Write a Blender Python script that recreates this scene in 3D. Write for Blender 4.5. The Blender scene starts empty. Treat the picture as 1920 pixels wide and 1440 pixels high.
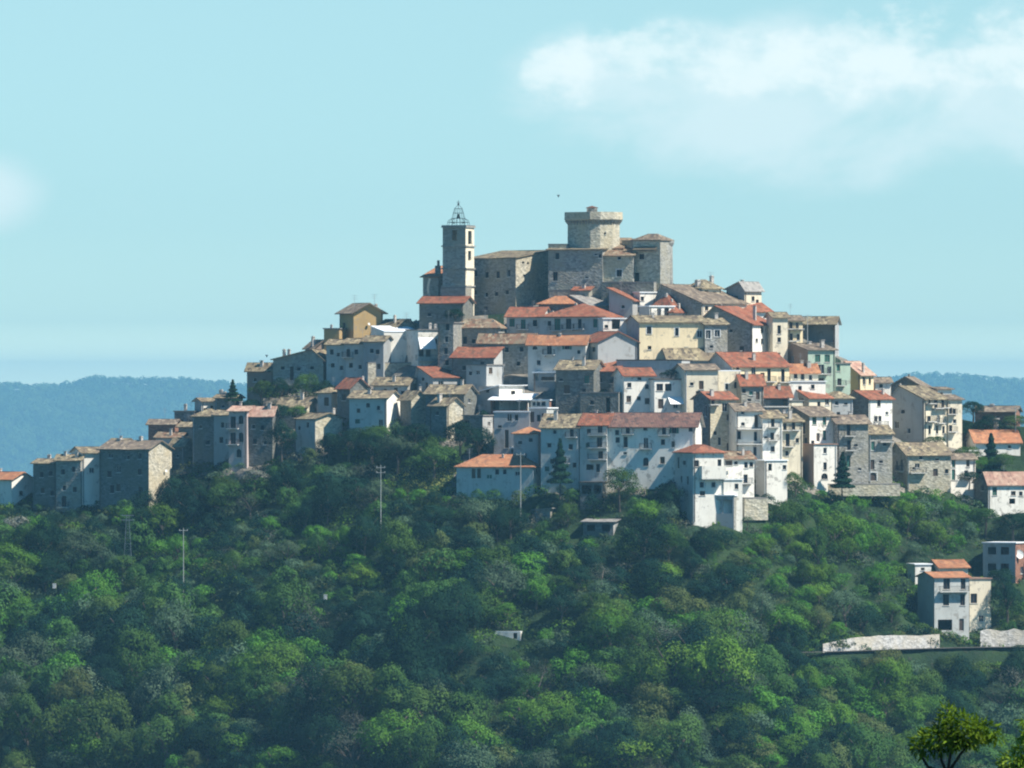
import bpy, math, random
import numpy as np
from mathutils import Vector
R = math.radians
# ------------------------------------------------------------------ camera, sky, sun, exposure
sc = bpy.context.scene
col = sc.collection
F = 15000.0                     # focal length in photo pixels (1920 wide): a long telephoto
cam_d = bpy.data.cameras.new('camera')
cam_d.sensor_width = 36.0
cam_d.lens = 36.0 * F / 1920.0
cam_d.clip_start = 0.5
cam_d.clip_end = 60000
cam = bpy.data.objects.new('camera', cam_d)
col.objects.link(cam)
cam.location = (0, 0, 0)
cam.rotation_euler = (R(90), 0, 0)
sc.camera = cam

SUN_EL, SUN_AZ = R(51), R(20)   # azimuth measured from +X towards the camera
sd = Vector((math.cos(SUN_EL)*math.cos(SUN_AZ), -math.cos(SUN_EL)*math.sin(SUN_AZ), math.sin(SUN_EL)))
sun_d = bpy.data.lights.new('sun', 'SUN')
sun_d.energy = 5.0
sun_d.angle = R(0.5)
sun_d.color = (1.0, 0.945, 0.85)
sun = bpy.data.objects.new('sun', sun_d)
col.objects.link(sun)
sun.rotation_euler = sd.to_track_quat('Z', 'Y').to_euler()

world = bpy.data.worlds.new('World')
sc.world = world
world.use_nodes = True
nt = world.node_tree
for n in list(nt.nodes): nt.nodes.remove(n)
def N(t, typ, **kw):
    n = t.nodes.new(typ)
    for k, v in kw.items():
        if k == 'inp':
            for a, b in v.items(): n.inputs[a].default_value = b
        else: setattr(n, k, v)
    return n
def math_n(t, op, a, b=None, clamp=False):
    n = t.nodes.new('ShaderNodeMath'); n.operation = op; n.use_clamp = clamp
    for i, v in enumerate((a, b)):
        if v is None: continue
        if isinstance(v, (int, float)): n.inputs[i].default_value = v
        else: t.links.new(v, n.inputs[i])
    return n.outputs[0]
def mix_n(t, fac, a, b, mode='MIX'):
    n = t.nodes.new('ShaderNodeMix'); n.data_type = 'RGBA'; n.blend_type = mode
    for s, v in ((0, fac), (6, a), (7, b)):
        if isinstance(v, (int, float)): n.inputs[s].default_value = v
        elif isinstance(v, tuple): n.inputs[s].default_value = (*v[:3], 1)
        else: t.links.new(v, n.inputs[s])
    return n.outputs[2]
def smooth_n(t, v, lo, hi, to0=0.0, to1=1.0):
    n = t.nodes.new('ShaderNodeMapRange'); n.interpolation_type = 'SMOOTHSTEP'
    t.links.new(v, n.inputs[0])
    for i, x in enumerate((lo, hi, to0, to1)): n.inputs[i+1].default_value = x
    return n.outputs[0]

sky = N(nt, 'ShaderNodeTexSky', sky_type='NISHITA', sun_disc=False, sun_elevation=SUN_EL,
        air_density=1.0, dust_density=0.3, ozone_density=2.0, altitude=300)
sky.sun_rotation = math.atan2(sd.x, sd.y)
tc = N(nt, 'ShaderNodeTexCoord')
sep = N(nt, 'ShaderNodeSeparateXYZ'); nt.links.new(tc.outputs['Generated'], sep.inputs[0])
# paler and brighter right at the horizon, deeper blue overhead
rmp = N(nt, 'ShaderNodeValToRGB'); nt.links.new(sep.outputs[2], rmp.inputs[0])
STOPS = [(0.0, (1.25,1.62,1.70)), (0.008, (.60,.93,1.21)), (0.021, (.51,.81,1.08)), (0.048, (.57,.81,.96)), (0.15, (.26,.70,.95)), (0.4, (.12,.62,.85))]
for i_, (ps, cc_) in enumerate(STOPS):
    e_ = rmp.color_ramp.elements[i_] if i_ < 2 else rmp.color_ramp.elements.new(ps)
    e_.position = ps; e_.color = (*[v*.5 for v in cc_], 1)
rmp.color_ramp.elements[0].position = 0.0
skyc = mix_n(nt, 1.0, sky.outputs[0], mix_n(nt, 1.0, rmp.outputs[0], (2.0, 2.0, 2.0), 'MULTIPLY'), 'MULTIPLY')
# clouds live on the sky sphere: azimuth and elevation of the view direction
yy = math_n(nt, 'MAXIMUM', sep.outputs[1], 0.05)
az = math_n(nt, 'MULTIPLY', math_n(nt, 'DIVIDE', sep.outputs[0], yy), 15.0)   # hundreds of arc units
el = math_n(nt, 'MULTIPLY', math_n(nt, 'DIVIDE', sep.outputs[2], yy), 15.0)
cmb = N(nt, 'ShaderNodeCombineXYZ'); nt.links.new(az, cmb.inputs[0]); nt.links.new(math_n(nt, 'MULTIPLY', el, 1.5), cmb.inputs[1])
n1 = N(nt, 'ShaderNodeTexNoise', inp={'Scale': 3.2, 'Detail': 7.0, 'Roughness': 0.55, 'Distortion': 0.3}); nt.links.new(cmb.outputs[0], n1.inputs['Vector'])
n2 = N(nt, 'ShaderNodeTexNoise', inp={'Scale': 9.0, 'Detail': 5.0, 'Roughness': 0.6}); nt.links.new(cmb.outputs[0], n2.inputs['Vector'])
def ell(cx, cy, rx, ry):
    a = math_n(nt, 'DIVIDE', math_n(nt, 'SUBTRACT', az, cx), rx)
    b = math_n(nt, 'DIVIDE', math_n(nt, 'SUBTRACT', el, cy), ry)
    d = math_n(nt, 'SQRT', math_n(nt, 'ADD', math_n(nt, 'MULTIPLY', a, a), math_n(nt, 'MULTIPLY', b, b)))
    return math_n(nt, 'SUBTRACT', 1.0, d, True)
body = None
for e in ((0.74, 0.56, 0.50, 0.19), (0.26, 0.55, 0.33, 0.16), (0.50, 0.50, 0.50, 0.17), (1.02, 0.57, 0.36, 0.22), (0.15, 0.61, 0.15, 0.08)):
    v = ell(*e)
    body = v if body is None else math_n(nt, 'MAXIMUM', body, v)
soft = math_n(nt, 'ADD', math_n(nt, 'MULTIPLY', body, 1.25), math_n(nt, 'MULTIPLY', math_n(nt, 'SUBTRACT', n1.outputs[0], 0.5), 3.8))
m_big = math_n(nt, 'MULTIPLY', smooth_n(nt, soft, -0.15, 1.2, 0, 0.66), smooth_n(nt, body, 0.0, 0.25))
top = None
for e in ((0.72, 0.61, 0.30, 0.13), (0.95, 0.62, 0.24, 0.12), (0.27, 0.62, 0.20, 0.08), (0.12, 0.59, 0.14, 0.10), (0.48, 0.60, 0.22, 0.09)):
    v = ell(*e); top = v if top is None else math_n(nt, 'MAXIMUM', top, v)
tp = math_n(nt, 'ADD', math_n(nt, 'MULTIPLY', top, 1.1), math_n(nt, 'ADD', math_n(nt, 'MULTIPLY', math_n(nt, 'SUBTRACT', n2.outputs[0], 0.5), 2.8), math_n(nt, 'MULTIPLY', math_n(nt, 'SUBTRACT', n1.outputs[0], 0.5), 1.5)))
m_top = math_n(nt, 'MULTIPLY', smooth_n(nt, tp, 0.15, 1.05, 0, 0.58), smooth_n(nt, top, 0.0, 0.35))
lf = math_n(nt, 'ADD', math_n(nt, 'MULTIPLY', ell(-0.98, 0.36, 0.14, 0.10), 1.1), math_n(nt, 'MULTIPLY', math_n(nt, 'SUBTRACT', n1.outputs[0], 0.5), 0.9))
m_left = smooth_n(nt, lf, 0.1, 0.9, 0, 0.68)
CLOUD = (5.3, 6.4, 6.7)
c1 = mix_n(nt, math_n(nt, 'MAXIMUM', m_big, m_left), skyc, CLOUD)
c2 = mix_n(nt, m_top, c1, (6.5, 7.2, 7.2))
bg = N(nt, 'ShaderNodeBackground', inp={'Strength': 0.09})
nt.links.new(c2, bg.inputs[0])
wo = N(nt, 'ShaderNodeOutputWorld'); nt.links.new(bg.outputs[0], wo.inputs[0])

sc.view_settings.view_transform = 'Standard'
sc.view_settings.look = 'None'
sc.view_settings.exposure = 0.75
sc.view_settings.gamma = 1.0
sc.view_settings.use_curve_mapping = False
sc.cycles.max_bounces = 5
sc.cycles.diffuse_bounces = 2
sc.cycles.transmission_bounces = 2
sc.cycles.volume_bounces = 0
sc.cycles.volume_step_rate = 1.0
sc.cycles.use_denoising = True
sc.cycles.pixel_filter_type = 'BLACKMAN_HARRIS'
sc.cycles.filter_width = 2.1

rng = random.Random(7)
nr = np.random.default_rng(11)

# ------------------------------------------------------------------ helpers
def tag(o, label=None, cat=None, group=None, kind=None):
    if label: o['label'] = label
    if cat: o['category'] = cat
    if group: o['group'] = group
    if kind: o['kind'] = kind
    return o
def empty(name, loc, label=None, cat=None, group=None):
    o = bpy.data.objects.new(name, None); col.objects.link(o); o.location = loc
    o.empty_display_size = 0.5
    return tag(o, label, cat, group)
class MB:
    def __init__(s): s.v = []; s.f = []; s.m = []; s.uv = []
    def poly(s, pts, m=0, uv=None):
        i = len(s.v); s.v.extend([tuple(p) for p in pts]); s.f.append(tuple(range(i, i+len(pts)))); s.m.append(m)
        s.uv.extend(uv if uv else [(0, 0)]*len(pts))
    def hexa(s, p, m=0):           # p: 8 points, bottom 4 then top 4
        for q in ((0,1,2,3),(7,6,5,4),(0,4,5,1),(1,5,6,2),(2,6,7,3),(3,7,4,0)): s.poly([p[k] for k in q], m)
    def box(s, c, ax, ay, hx, hy, z0, z1, m=0):
        ax = Vector(ax); ay = Vector(ay); c = Vector(c)
        q = [c+ax*i*hx+ay*j*hy for i, j in ((-1,-1),(1,-1),(1,1),(-1,1))]
        s.hexa([a+Vector((0,0,z0)) for a in q]+[a+Vector((0,0,z1)) for a in q], m)
    def tube(s, a, b, r0, r1=None, n=6, m=0):
        a = Vector(a); b = Vector(b); r1 = r0 if r1 is None else r1
        d = (b-a).normalized(); u = d.orthogonal().normalized(); w = d.cross(u)
        A = [a+(u*math.cos(2*math.pi*k/n)+w*math.sin(2*math.pi*k/n))*r0 for k in range(n)]
        B = [b+(u*math.cos(2*math.pi*k/n)+w*math.sin(2*math.pi*k/n))*r1 for k in range(n)]
        for k in range(n): s.poly([A[k], A[(k+1)%n], B[(k+1)%n], B[k]], m)
        s.poly(A[::-1], m); s.poly(B, m)
    def lathe(s, c, prof, n=16, m=0):
        c = Vector(c)
        for (r0, z0), (r1, z1) in zip(prof, prof[1:]):
            for k in range(n):
                t0, t1 = 2*math.pi*k/n, 2*math.pi*(k+1)/n
                s.poly([c+Vector((r0*math.cos(t0), r0*math.sin(t0), z0)), c+Vector((r0*math.cos(t1), r0*math.sin(t1), z0)),
                        c+Vector((r1*math.cos(t1), r1*math.sin(t1), z1)), c+Vector((r1*math.cos(t0), r1*math.sin(t0), z1))], m)
    def build(s, name, mats, parent=None, loc=None):
        me = bpy.data.meshes.new(name); me.from_pydata(s.v, [], s.f)
        if not isinstance(mats, (list, tuple)): mats = [mats]
        for x in mats: me.materials.append(x)
        if len(mats) > 1: me.polygons.foreach_set('material_index', s.m)
        ul = me.uv_layers.new(name='uv'); ul.data.foreach_set('uv', np.array(s.uv, dtype=np.float32).ravel())
        me.update()
        o = bpy.data.objects.new(name, me); col.objects.link(o)
        if parent: o.parent = parent
        if loc is not None: o.location = loc
        return o
def np_mesh(name, verts, faces, mats, midx=None):
    verts = np.asarray(verts, dtype=np.float32); faces = np.asarray(faces, dtype=np.int32)
    me = bpy.data.meshes.new(name); nf, k = faces.shape
    me.vertices.add(len(verts)); me.vertices.foreach_set('co', verts.ravel())
    me.loops.add(nf*k); me.loops.foreach_set('vertex_index', faces.ravel())
    me.polygons.add(nf); me.polygons.foreach_set('loop_start', np.arange(0, nf*k, k, dtype=np.int32))
    for x in mats: me.materials.append(x)
    if midx is not None: me.polygons.foreach_set('material_index', np.asarray(midx, dtype=np.int32))
    me.update(calc_edges=True)
    return me

# ------------------------------------------------------------------ materials
MATS = {}
def base_mat(name):
    m = bpy.data.materials.new(name); m.use_nodes = True; t = m.node_tree
    p = t.nodes['Principled BSDF']; p.inputs['Roughness'].default_value = 0.9
    p.inputs['Specular IOR Level'].default_value = 0.15
    return m, t, p
def obj_coord(t, scale=(1,1,1)):
    c = N(t, 'ShaderNodeTexCoord'); oi = N(t, 'ShaderNodeObjectInfo')
    ad = N(t, 'ShaderNodeVectorMath', operation='ADD')
    sc_ = N(t, 'ShaderNodeVectorMath', operation='SCALE'); sc_.inputs[0].default_value = (37, 91, 53)
    t.links.new(oi.outputs['Random'], sc_.inputs['Scale'])
    t.links.new(c.outputs['Object'], ad.inputs[0]); t.links.new(sc_.outputs[0], ad.inputs[1])
    mp = N(t, 'ShaderNodeMapping'); mp.inputs['Scale'].default_value = scale
    t.links.new(ad.outputs[0], mp.inputs[0])
    return mp.outputs[0], oi
def noise(t, vec, scale, detail=4, rough=0.55):
    n = N(t, 'ShaderNodeTexNoise', inp={'Scale': scale, 'Detail': detail, 'Roughness': rough}); t.links.new(vec, n.inputs['Vector'])
    return n.outputs[0]
def mul(c, k): return tuple(x*k for x in c)
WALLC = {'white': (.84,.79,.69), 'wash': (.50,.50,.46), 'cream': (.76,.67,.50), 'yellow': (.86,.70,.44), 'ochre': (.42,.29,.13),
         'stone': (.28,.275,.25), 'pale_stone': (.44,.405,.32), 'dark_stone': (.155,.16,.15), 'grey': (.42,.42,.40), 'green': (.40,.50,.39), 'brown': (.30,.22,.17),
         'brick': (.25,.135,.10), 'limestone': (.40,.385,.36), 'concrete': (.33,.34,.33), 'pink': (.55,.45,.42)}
def wall_mat(k):
    key = 'wall_'+k
    if key in MATS: return MATS[key]
    m, t, p = base_mat(key); c = WALLC[k]
    vec, oi = obj_coord(t)
    big = noise(t, vec, 0.28, 4, 0.6)
    vs, _ = obj_coord(t, (1.6, 1.6, 0.22))
    streak = noise(t, vs, 1.0, 4, 0.65)
    fine = noise(t, vec, 4.0, 3, 0.7)
    if 'stone' in k or k == 'brick':
        vo = N(t, 'ShaderNodeTexVoronoi', inp={'Scale': 2.1, 'Randomness': 1.0}); 
        v2, _ = obj_coord(t, (1, 1, 1.7)); t.links.new(v2, vo.inputs['Vector'])
        sp = N(t, 'ShaderNodeSeparateColor'); t.links.new(vo.outputs['Color'], sp.inputs[0])
        a = mix_n(t, sp.outputs[0], mul(c, .62), mul(c, 1.38))
        b = mix_n(t, smooth_n(t, big, .35, .7, 0, .75), a, mul((c[0]*1.15, c[1]*1.05, c[2]*.85), .95))
        b = mix_n(t, smooth_n(t, streak, .52, .8, 0, .55), b, mul(c, .5))
        hgt = vo.outputs['Distance']; bs = .5
    else:
        dirt = (.30,.27,.22)
        a = mix_n(t, smooth_n(t, big, .42, .75, 0, .5), c, mul(c, .68))
        pt = noise(t, vec, .75, 5, .7)
        a = mix_n(t, smooth_n(t, pt, .565, .63, 0, .6), a, (.25,.225,.19))
        a = mix_n(t, smooth_n(t, streak, .48, .78, 0, .5), a, tuple(.5*x+.5*y for x, y in zip(mul(c, .55), dirt)))
        b = mix_n(t, smooth_n(t, fine, .6, .8, 0, .28), a, mul(c, .7))
        hgt = fine; bs = .15
    hv = N(t, 'ShaderNodeHueSaturation'); t.links.new(b, hv.inputs['Color'])
    t.links.new(math_n(t, 'ADD', math_n(t, 'MULTIPLY', oi.outputs['Random'], .16), .92), hv.inputs['Value'])
    t.links.new(hv.outputs[0], p.inputs['Base Color'])
    bu = N(t, 'ShaderNodeBump', inp={'Strength': bs, 'Distance': .12}); t.links.new(hgt, bu.inputs['Height']); t.links.new(bu.outputs[0], p.inputs['Normal'])
    MATS[key] = m; return m
ROOFC = {'oldred': ((.20,.105,.085), (.27,.15,.11), (.12,.08,.07)), 'red': ((.29,.095,.055), (.37,.15,.085), (.17,.09,.06)), 'orange': ((.42,.17,.085), (.50,.24,.12), (.30,.15,.09)),
         'mixed': ((.34,.18,.11), (.33,.27,.18), (.18,.12,.08)), 'tan': ((.29,.225,.15), (.40,.33,.20), (.13,.105,.08)),
         'brown': ((.25,.19,.14), (.34,.27,.19), (.15,.12,.10)), 'metal': ((.82,.83,.82), (.75,.77,.78), (.7,.7,.68)),
         'grey': ((.40,.37,.34), (.46,.43,.38), (.28,.26,.24)), 'pink': ((.48,.27,.20), (.56,.40,.29), (.33,.20,.15))}
def roof_mat(k):
    key = 'roof_'+k
    if key in MATS: return MATS[key]
    m, t, p = base_mat(key); c0, c1, c2 = [mul(c_, 1.0 if k == 'metal' else (.86 if k in ('red', 'orange', 'pink') else .7)) for c_ in ROOFC[k]]
    vec, oi = obj_coord(t)
    big = noise(t, vec, 0.45, 4, .65)
    uv = N(t, 'ShaderNodeUVMap')
    mp = N(t, 'ShaderNodeMapping'); mp.inputs['Scale'].default_value = (1.9, 1.5, 1); t.links.new(uv.outputs[0], mp.inputs[0])
    vo = N(t, 'ShaderNodeTexVoronoi', inp={'Scale': 1.0, 'Randomness': .7}); t.links.new(mp.outputs[0], vo.inputs['Vector'])
    sp = N(t, 'ShaderNodeSeparateColor'); t.links.new(vo.outputs['Color'], sp.inputs[0])
    wv = N(t, 'ShaderNodeTexWave', bands_direction='X', inp={'Scale': 1.1, 'Distortion': .6}); t.links.new(uv.outputs[0], wv.inputs['Vector'])
    a = mix_n(t, smooth_n(t, big, .4, .65), c0, c1)
    if k != 'metal':
        a = mix_n(t, smooth_n(t, sp.outputs[0], .45, .9, 0, .9), a, c2)
        a = mix_n(t, smooth_n(t, sp.outputs[1], .7, 1.0, 0, .85 if k in ('tan','mixed','brown') else .4), a, mul(c1, 1.6))
        a = mix_n(t, smooth_n(t, wv.outputs[0], 0, .5, .3, 0), a, mul(c2, .6))
    else: p.inputs['Roughness'].default_value = .5
    hv = N(t, 'ShaderNodeHueSaturation'); t.links.new(a, hv.inputs['Color'])
    t.links.new(math_n(t, 'ADD', math_n(t, 'MULTIPLY', oi.outputs['Random'], .22), .88), hv.inputs['Value'])
    t.links.new(hv.outputs[0], p.inputs['Base Color'])
    bu = N(t, 'ShaderNodeBump', inp={'Strength': .6, 'Distance': .1}); t.links.new(wv.outputs[0], bu.inputs['Height']); t.links.new(bu.outputs[0], p.inputs['Normal'])
    MATS[key] = m; return m
def flat_mat(key, c, rough=.7, var=.25, sc_=3.0, metal=0.0):
    if key in MATS: return MATS[key]
    m, t, p = base_mat(key); vec, oi = obj_coord(t)
    n = noise(t, vec, sc_, 3)
    t.links.new(mix_n(t, smooth_n(t, n, .35, .7), c, mul(c, 1-var)), p.inputs['Base Color'])
    p.inputs['Roughness'].default_value = rough; p.inputs['Metallic'].default_value = metal
    MATS[key] = m; return m
GLASS = flat_mat('window_glass', (.018,.022,.03), .35, .3)
SHUT_G = flat_mat('green_shutter', (.06,.17,.13), .6)
SHUT_B = flat_mat('brown_shutter', (.11,.075,.05), .7)
WOODW = flat_mat('white_wood', (.70,.70,.66), .5)
WOODB = flat_mat('brown_wood', (.13,.085,.055), .6)
DOORM = flat_mat('door_wood', (.10,.07,.055), .7)
IRON = flat_mat('iron', (.05,.055,.06), .6, .2, 2.0, .5)
STEEL = flat_mat('galvanised_steel', (.42,.44,.45), .5, .2, 2.0, .4)
SLAB = flat_mat('balcony_concrete', (.60,.58,.53), .9)
POLEM = flat_mat('weathered_pole', (.40,.41,.38), .9)
CHIM = flat_mat('chimney_plaster', (.55,.50,.44), .9, .4)
AWN = flat_mat('white_canvas', (.85,.85,.83), .8, .1)
BRONZE = flat_mat('bronze', (.05,.07,.06), .5, .2, 2.0, .7)

# ------------------------------------------------------------------ the hill
CR = np.array([(-900,930),(-300,930),(0,925),(60,912),(200,880),(300,848),(400,798),(470,745),(560,712),(620,690),(700,660),(780,622),(850,595),(1000,585),
      (1050,562),(1150,545),(1260,530),(1350,556),(1430,586),(1500,632),(1570,672),(1650,718),(1750,775),(1830,792),(1920,800),(2200,830),(3000,900)], dtype=float)
SL = 0.58
def crest_z(x):
    px = 960 + np.asarray(x, dtype=float)*10
    return (720 - np.interp(px, CR[:,0], CR[:,1]))*0.1
def rough_n(x, y):
    return (np.sin(x*.11+1.3)*np.cos(y*.13+.4)*1.6 + np.sin(x*.23+y*.17)*.9 + np.sin(x*.05-y*.09+2)*1.8 + np.sin(x*.41+2)*np.sin(y*.37)*.5)
def hill(x, y):
    x = np.asarray(x, float); y = np.asarray(y, float)
    zc = crest_z(x)
    d = 1497 - y
    front = zc - SL*np.maximum(d, 0)
    below = np.clip((d-(zc+26)/SL)/25, 0, 1)
    front = front + below*rough_n(x, y)*1.3
    back = zc - .45*np.maximum(y-1525, 0)
    h = np.where(d > 0, front, back)
    near = np.maximum(-1.7 - .13*np.maximum(y-4, 0), -118) - .03*np.maximum(y-1700, 0)
    near = near + np.clip((y-60)/400, 0, 1)*rough_n(x*.3, y*.3)*1.5
    return np.maximum(h, near)
def base_Y(px, py, dy=0):
    Y = 1480.0
    for _ in range(6):
        x = (px-960)*Y/F; z = (720-py)*Y/F
        Y = 1497 - max(float(crest_z(x)-z)/SL, 0)
    return Y + dy
def W(px, py, Y): return Vector(((px-960)*Y/F, Y, (720-py)*Y/F))
FOOT = []     # building footprints: ground is levelled under them

# ------------------------------------------------------------------ building blocks
class Face:   # one wall plane: u along the wall, z up, depth inwards
    def __init__(s, o, du, inn): s.o = Vector(o); s.du = Vector(du); s.inn = Vector(inn)
    def p(s, u, z, d=0.0): return s.o + s.du*u + s.inn*d + Vector((0,0,z))
def opened_wall(mb, fc, u0, u1, z0, z1, ops, m=0, dep=.24):
    us = sorted({u0, u1, *[a for o in ops for a in (o[0], o[1])]}); zs = sorted({z0, z1, *[a for o in ops for a in (o[2], o[3])]})
    for a, b in zip(us, us[1:]):
        for c, d in zip(zs, zs[1:]):
            mu, mz = (a+b)/2, (c+d)/2
            if any(o[0] < mu < o[1] and o[2] < mz < o[3] for o in ops): continue
            mb.poly([fc.p(a,c), fc.p(b,c), fc.p(b,d), fc.p(a,d)], m)
    for a, b, c, d in ops:
        for q in (((a,c),(b,c)), ((b,c),(b,d)), ((b,d),(a,d)), ((a,d),(a,c))):
            (x0, y0), (x1, y1) = q
            mb.poly([fc.p(x0,y0), fc.p(x1,y1), fc.p(x1,y1,dep+.03), fc.p(x0,y0,dep+.03)], m)
def fbox(mb, fc, u0, u1, z0, z1, d0, d1, m=0):   # box on a face; d negative = outwards
    mb.hexa([fc.p(u0,z0,d0), fc.p(u1,z0,d0), fc.p(u1,z0,d1), fc.p(u0,z0,d1), fc.p(u0,z1,d0), fc.p(u1,z1,d0), fc.p(u1,z1,d1), fc.p(u0,z1,d1)], m)

def add_window(root, fc, o, kind, wallm):
    a, b, c, d = o
    w, h = b-a, d-c
    if 'n' in kind: return
    isdoor = 'd' in kind or 'b' in kind
    mb = MB()
    pm = DOORM if 'd' in kind else (SHUT_G if 'g' in kind else (SHUT_B if 's' in kind else GLASS))
    mb.poly([fc.p(a,c,.2), fc.p(b,c,.2), fc.p(b,d,.2), fc.p(a,d,.2)])
    if 'g' in kind or 's' in kind or 'd' in kind:      # louvres / boards
        k = max(3, int(h/.22))
        for i in range(k): fbox(mb, fc, a+.04, b-.04, c+h*(i+.15)/k, c+h*(i+.75)/k, .17, .198)
    win = mb.build('door' if isdoor else 'window', pm, root)
    fr = MB(); t = .055
    fbox(fr, fc, a, a+t, c, d, .12, .196); fbox(fr, fc, b-t, b, c, d, .12, .196)
    fbox(fr, fc, a+t, b-t, d-t, d, .12, .196); fbox(fr, fc, a+t, b-t, c, c+t, .12, .196)
    if w > .85 and 'd' not in kind: fbox(fr, fc, (a+b)/2-.03, (a+b)/2+.03, c+t, d-t, .13, .196)
    fr.build('frame', WOODW if rng.random() < .25 else WOODB, win)
    if not isdoor:
        si = MB(); fbox(si, fc, a-.1, b+.1, c-.1, c-.002, -.1, .1); si.build('sill', SLAB, win)
    if 'a' in kind:      # arched head: two spandrels fill the corners of the opening
        sp = MB(); r = w/2
        for sgn, cx in ((1, a), (-1, b)):
            pts = [(cx, d), (cx, d-r)] + [((a+b)/2 - sgn*r*math.cos(t_), d-r+r*math.sin(t_)) for t_ in [math.pi/2*i/5 for i in range(1, 6)]]
            sp.poly([fc.p(u, z, .003) for u, z in pts])
        sp.build('arch', wallm, win)
    if 'G' in kind:
        for u0, u1 in ((a-w*.48, a-.03), (b+.03, b+w*.48)):
            s_ = MB(); fbox(s_, fc, u0, u1, c, d, -.07, -.01)
            n_ = max(3, int(h/.25))
            for i in range(n_): fbox(s_, fc, u0+.05, u1-.05, c+h*(i+.2)/n_, c+h*(i+.7)/n_, -.09, -.072)
            s_.build('shutter', SHUT_G if 'o' not in kind else SHUT_B, root)
    if 'r' in kind:      # bright surround
        s_ = MB(); e = .16
        fbox(s_, fc, a-e, a, c-.0, d+e, -.03, .0); fbox(s_, fc, b, b+e, c, d+e, -.03, 0); fbox(s_, fc, a, b, d, d+e, -.03, 0)
        s_.build('surround', WOODW, win)
    if 'b' in kind: balcony(root, fc, (a+b)/2, c, max(w+1.3, 2.1))
    if 'B' in kind: balcony(root, fc, (a+b)/2, c-.9, w+2.2)
def balcony(root, fc, u, z, w, dep=.95, solid=False, h=.95):
    s_ = MB(); fbox(s_, fc, u-w/2, u+w/2, z-.16, z-.01, -dep, -.004)
    for k in (-.35, .35): fbox(s_, fc, u+k*w-.08, u+k*w+.08, z-.42, z-.165, -dep*.6, -.004)
    bo = s_.build('balcony', SLAB, root)
    r_ = MB()
    if solid:
        fbox(r_, fc, u-w/2, u+w/2, z-.008, z+h, -dep, -dep+.1)
        for sx in (-1, 1): fbox(r_, fc, u+sx*(w/2)-(.1 if sx > 0 else 0), u+sx*(w/2)+(0 if sx > 0 else .1), z-.008, z+h, -dep+.102, -.006)
        r_.build('parapet', solid if not isinstance(solid, bool) else wall_mat('white'), bo); return
    t = .02
    fbox(r_, fc, u-w/2, u+w/2, z+h-.05, z+h, -dep+.03, -dep+.08)
    fbox(r_, fc, u-w/2, u+w/2, z+.08, z+.11, -dep+.04, -dep+.07)
    n_ = max(4, int(w/.16))
    for i in range(n_+1):
        x = u-w/2+.02+(w-.04)*i/n_; fbox(r_, fc, x-t/2, x+t/2, z-.005, z+h-.051, -dep+.045, -dep+.065)
    for sx in (u-w/2+.02, u+w/2-.02):
        fbox(r_, fc, sx-.02, sx+.02, z+h-.05, z+h, -dep+.082, -.01)
        for i in range(5):
            dd = -dep+.15+i*(dep-.2)/5; fbox(r_, fc, sx-t/2, sx+t/2, z-.005, z+h-.051, dd, dd+.02)
    r_.build('railing', IRON, bo)

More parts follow.
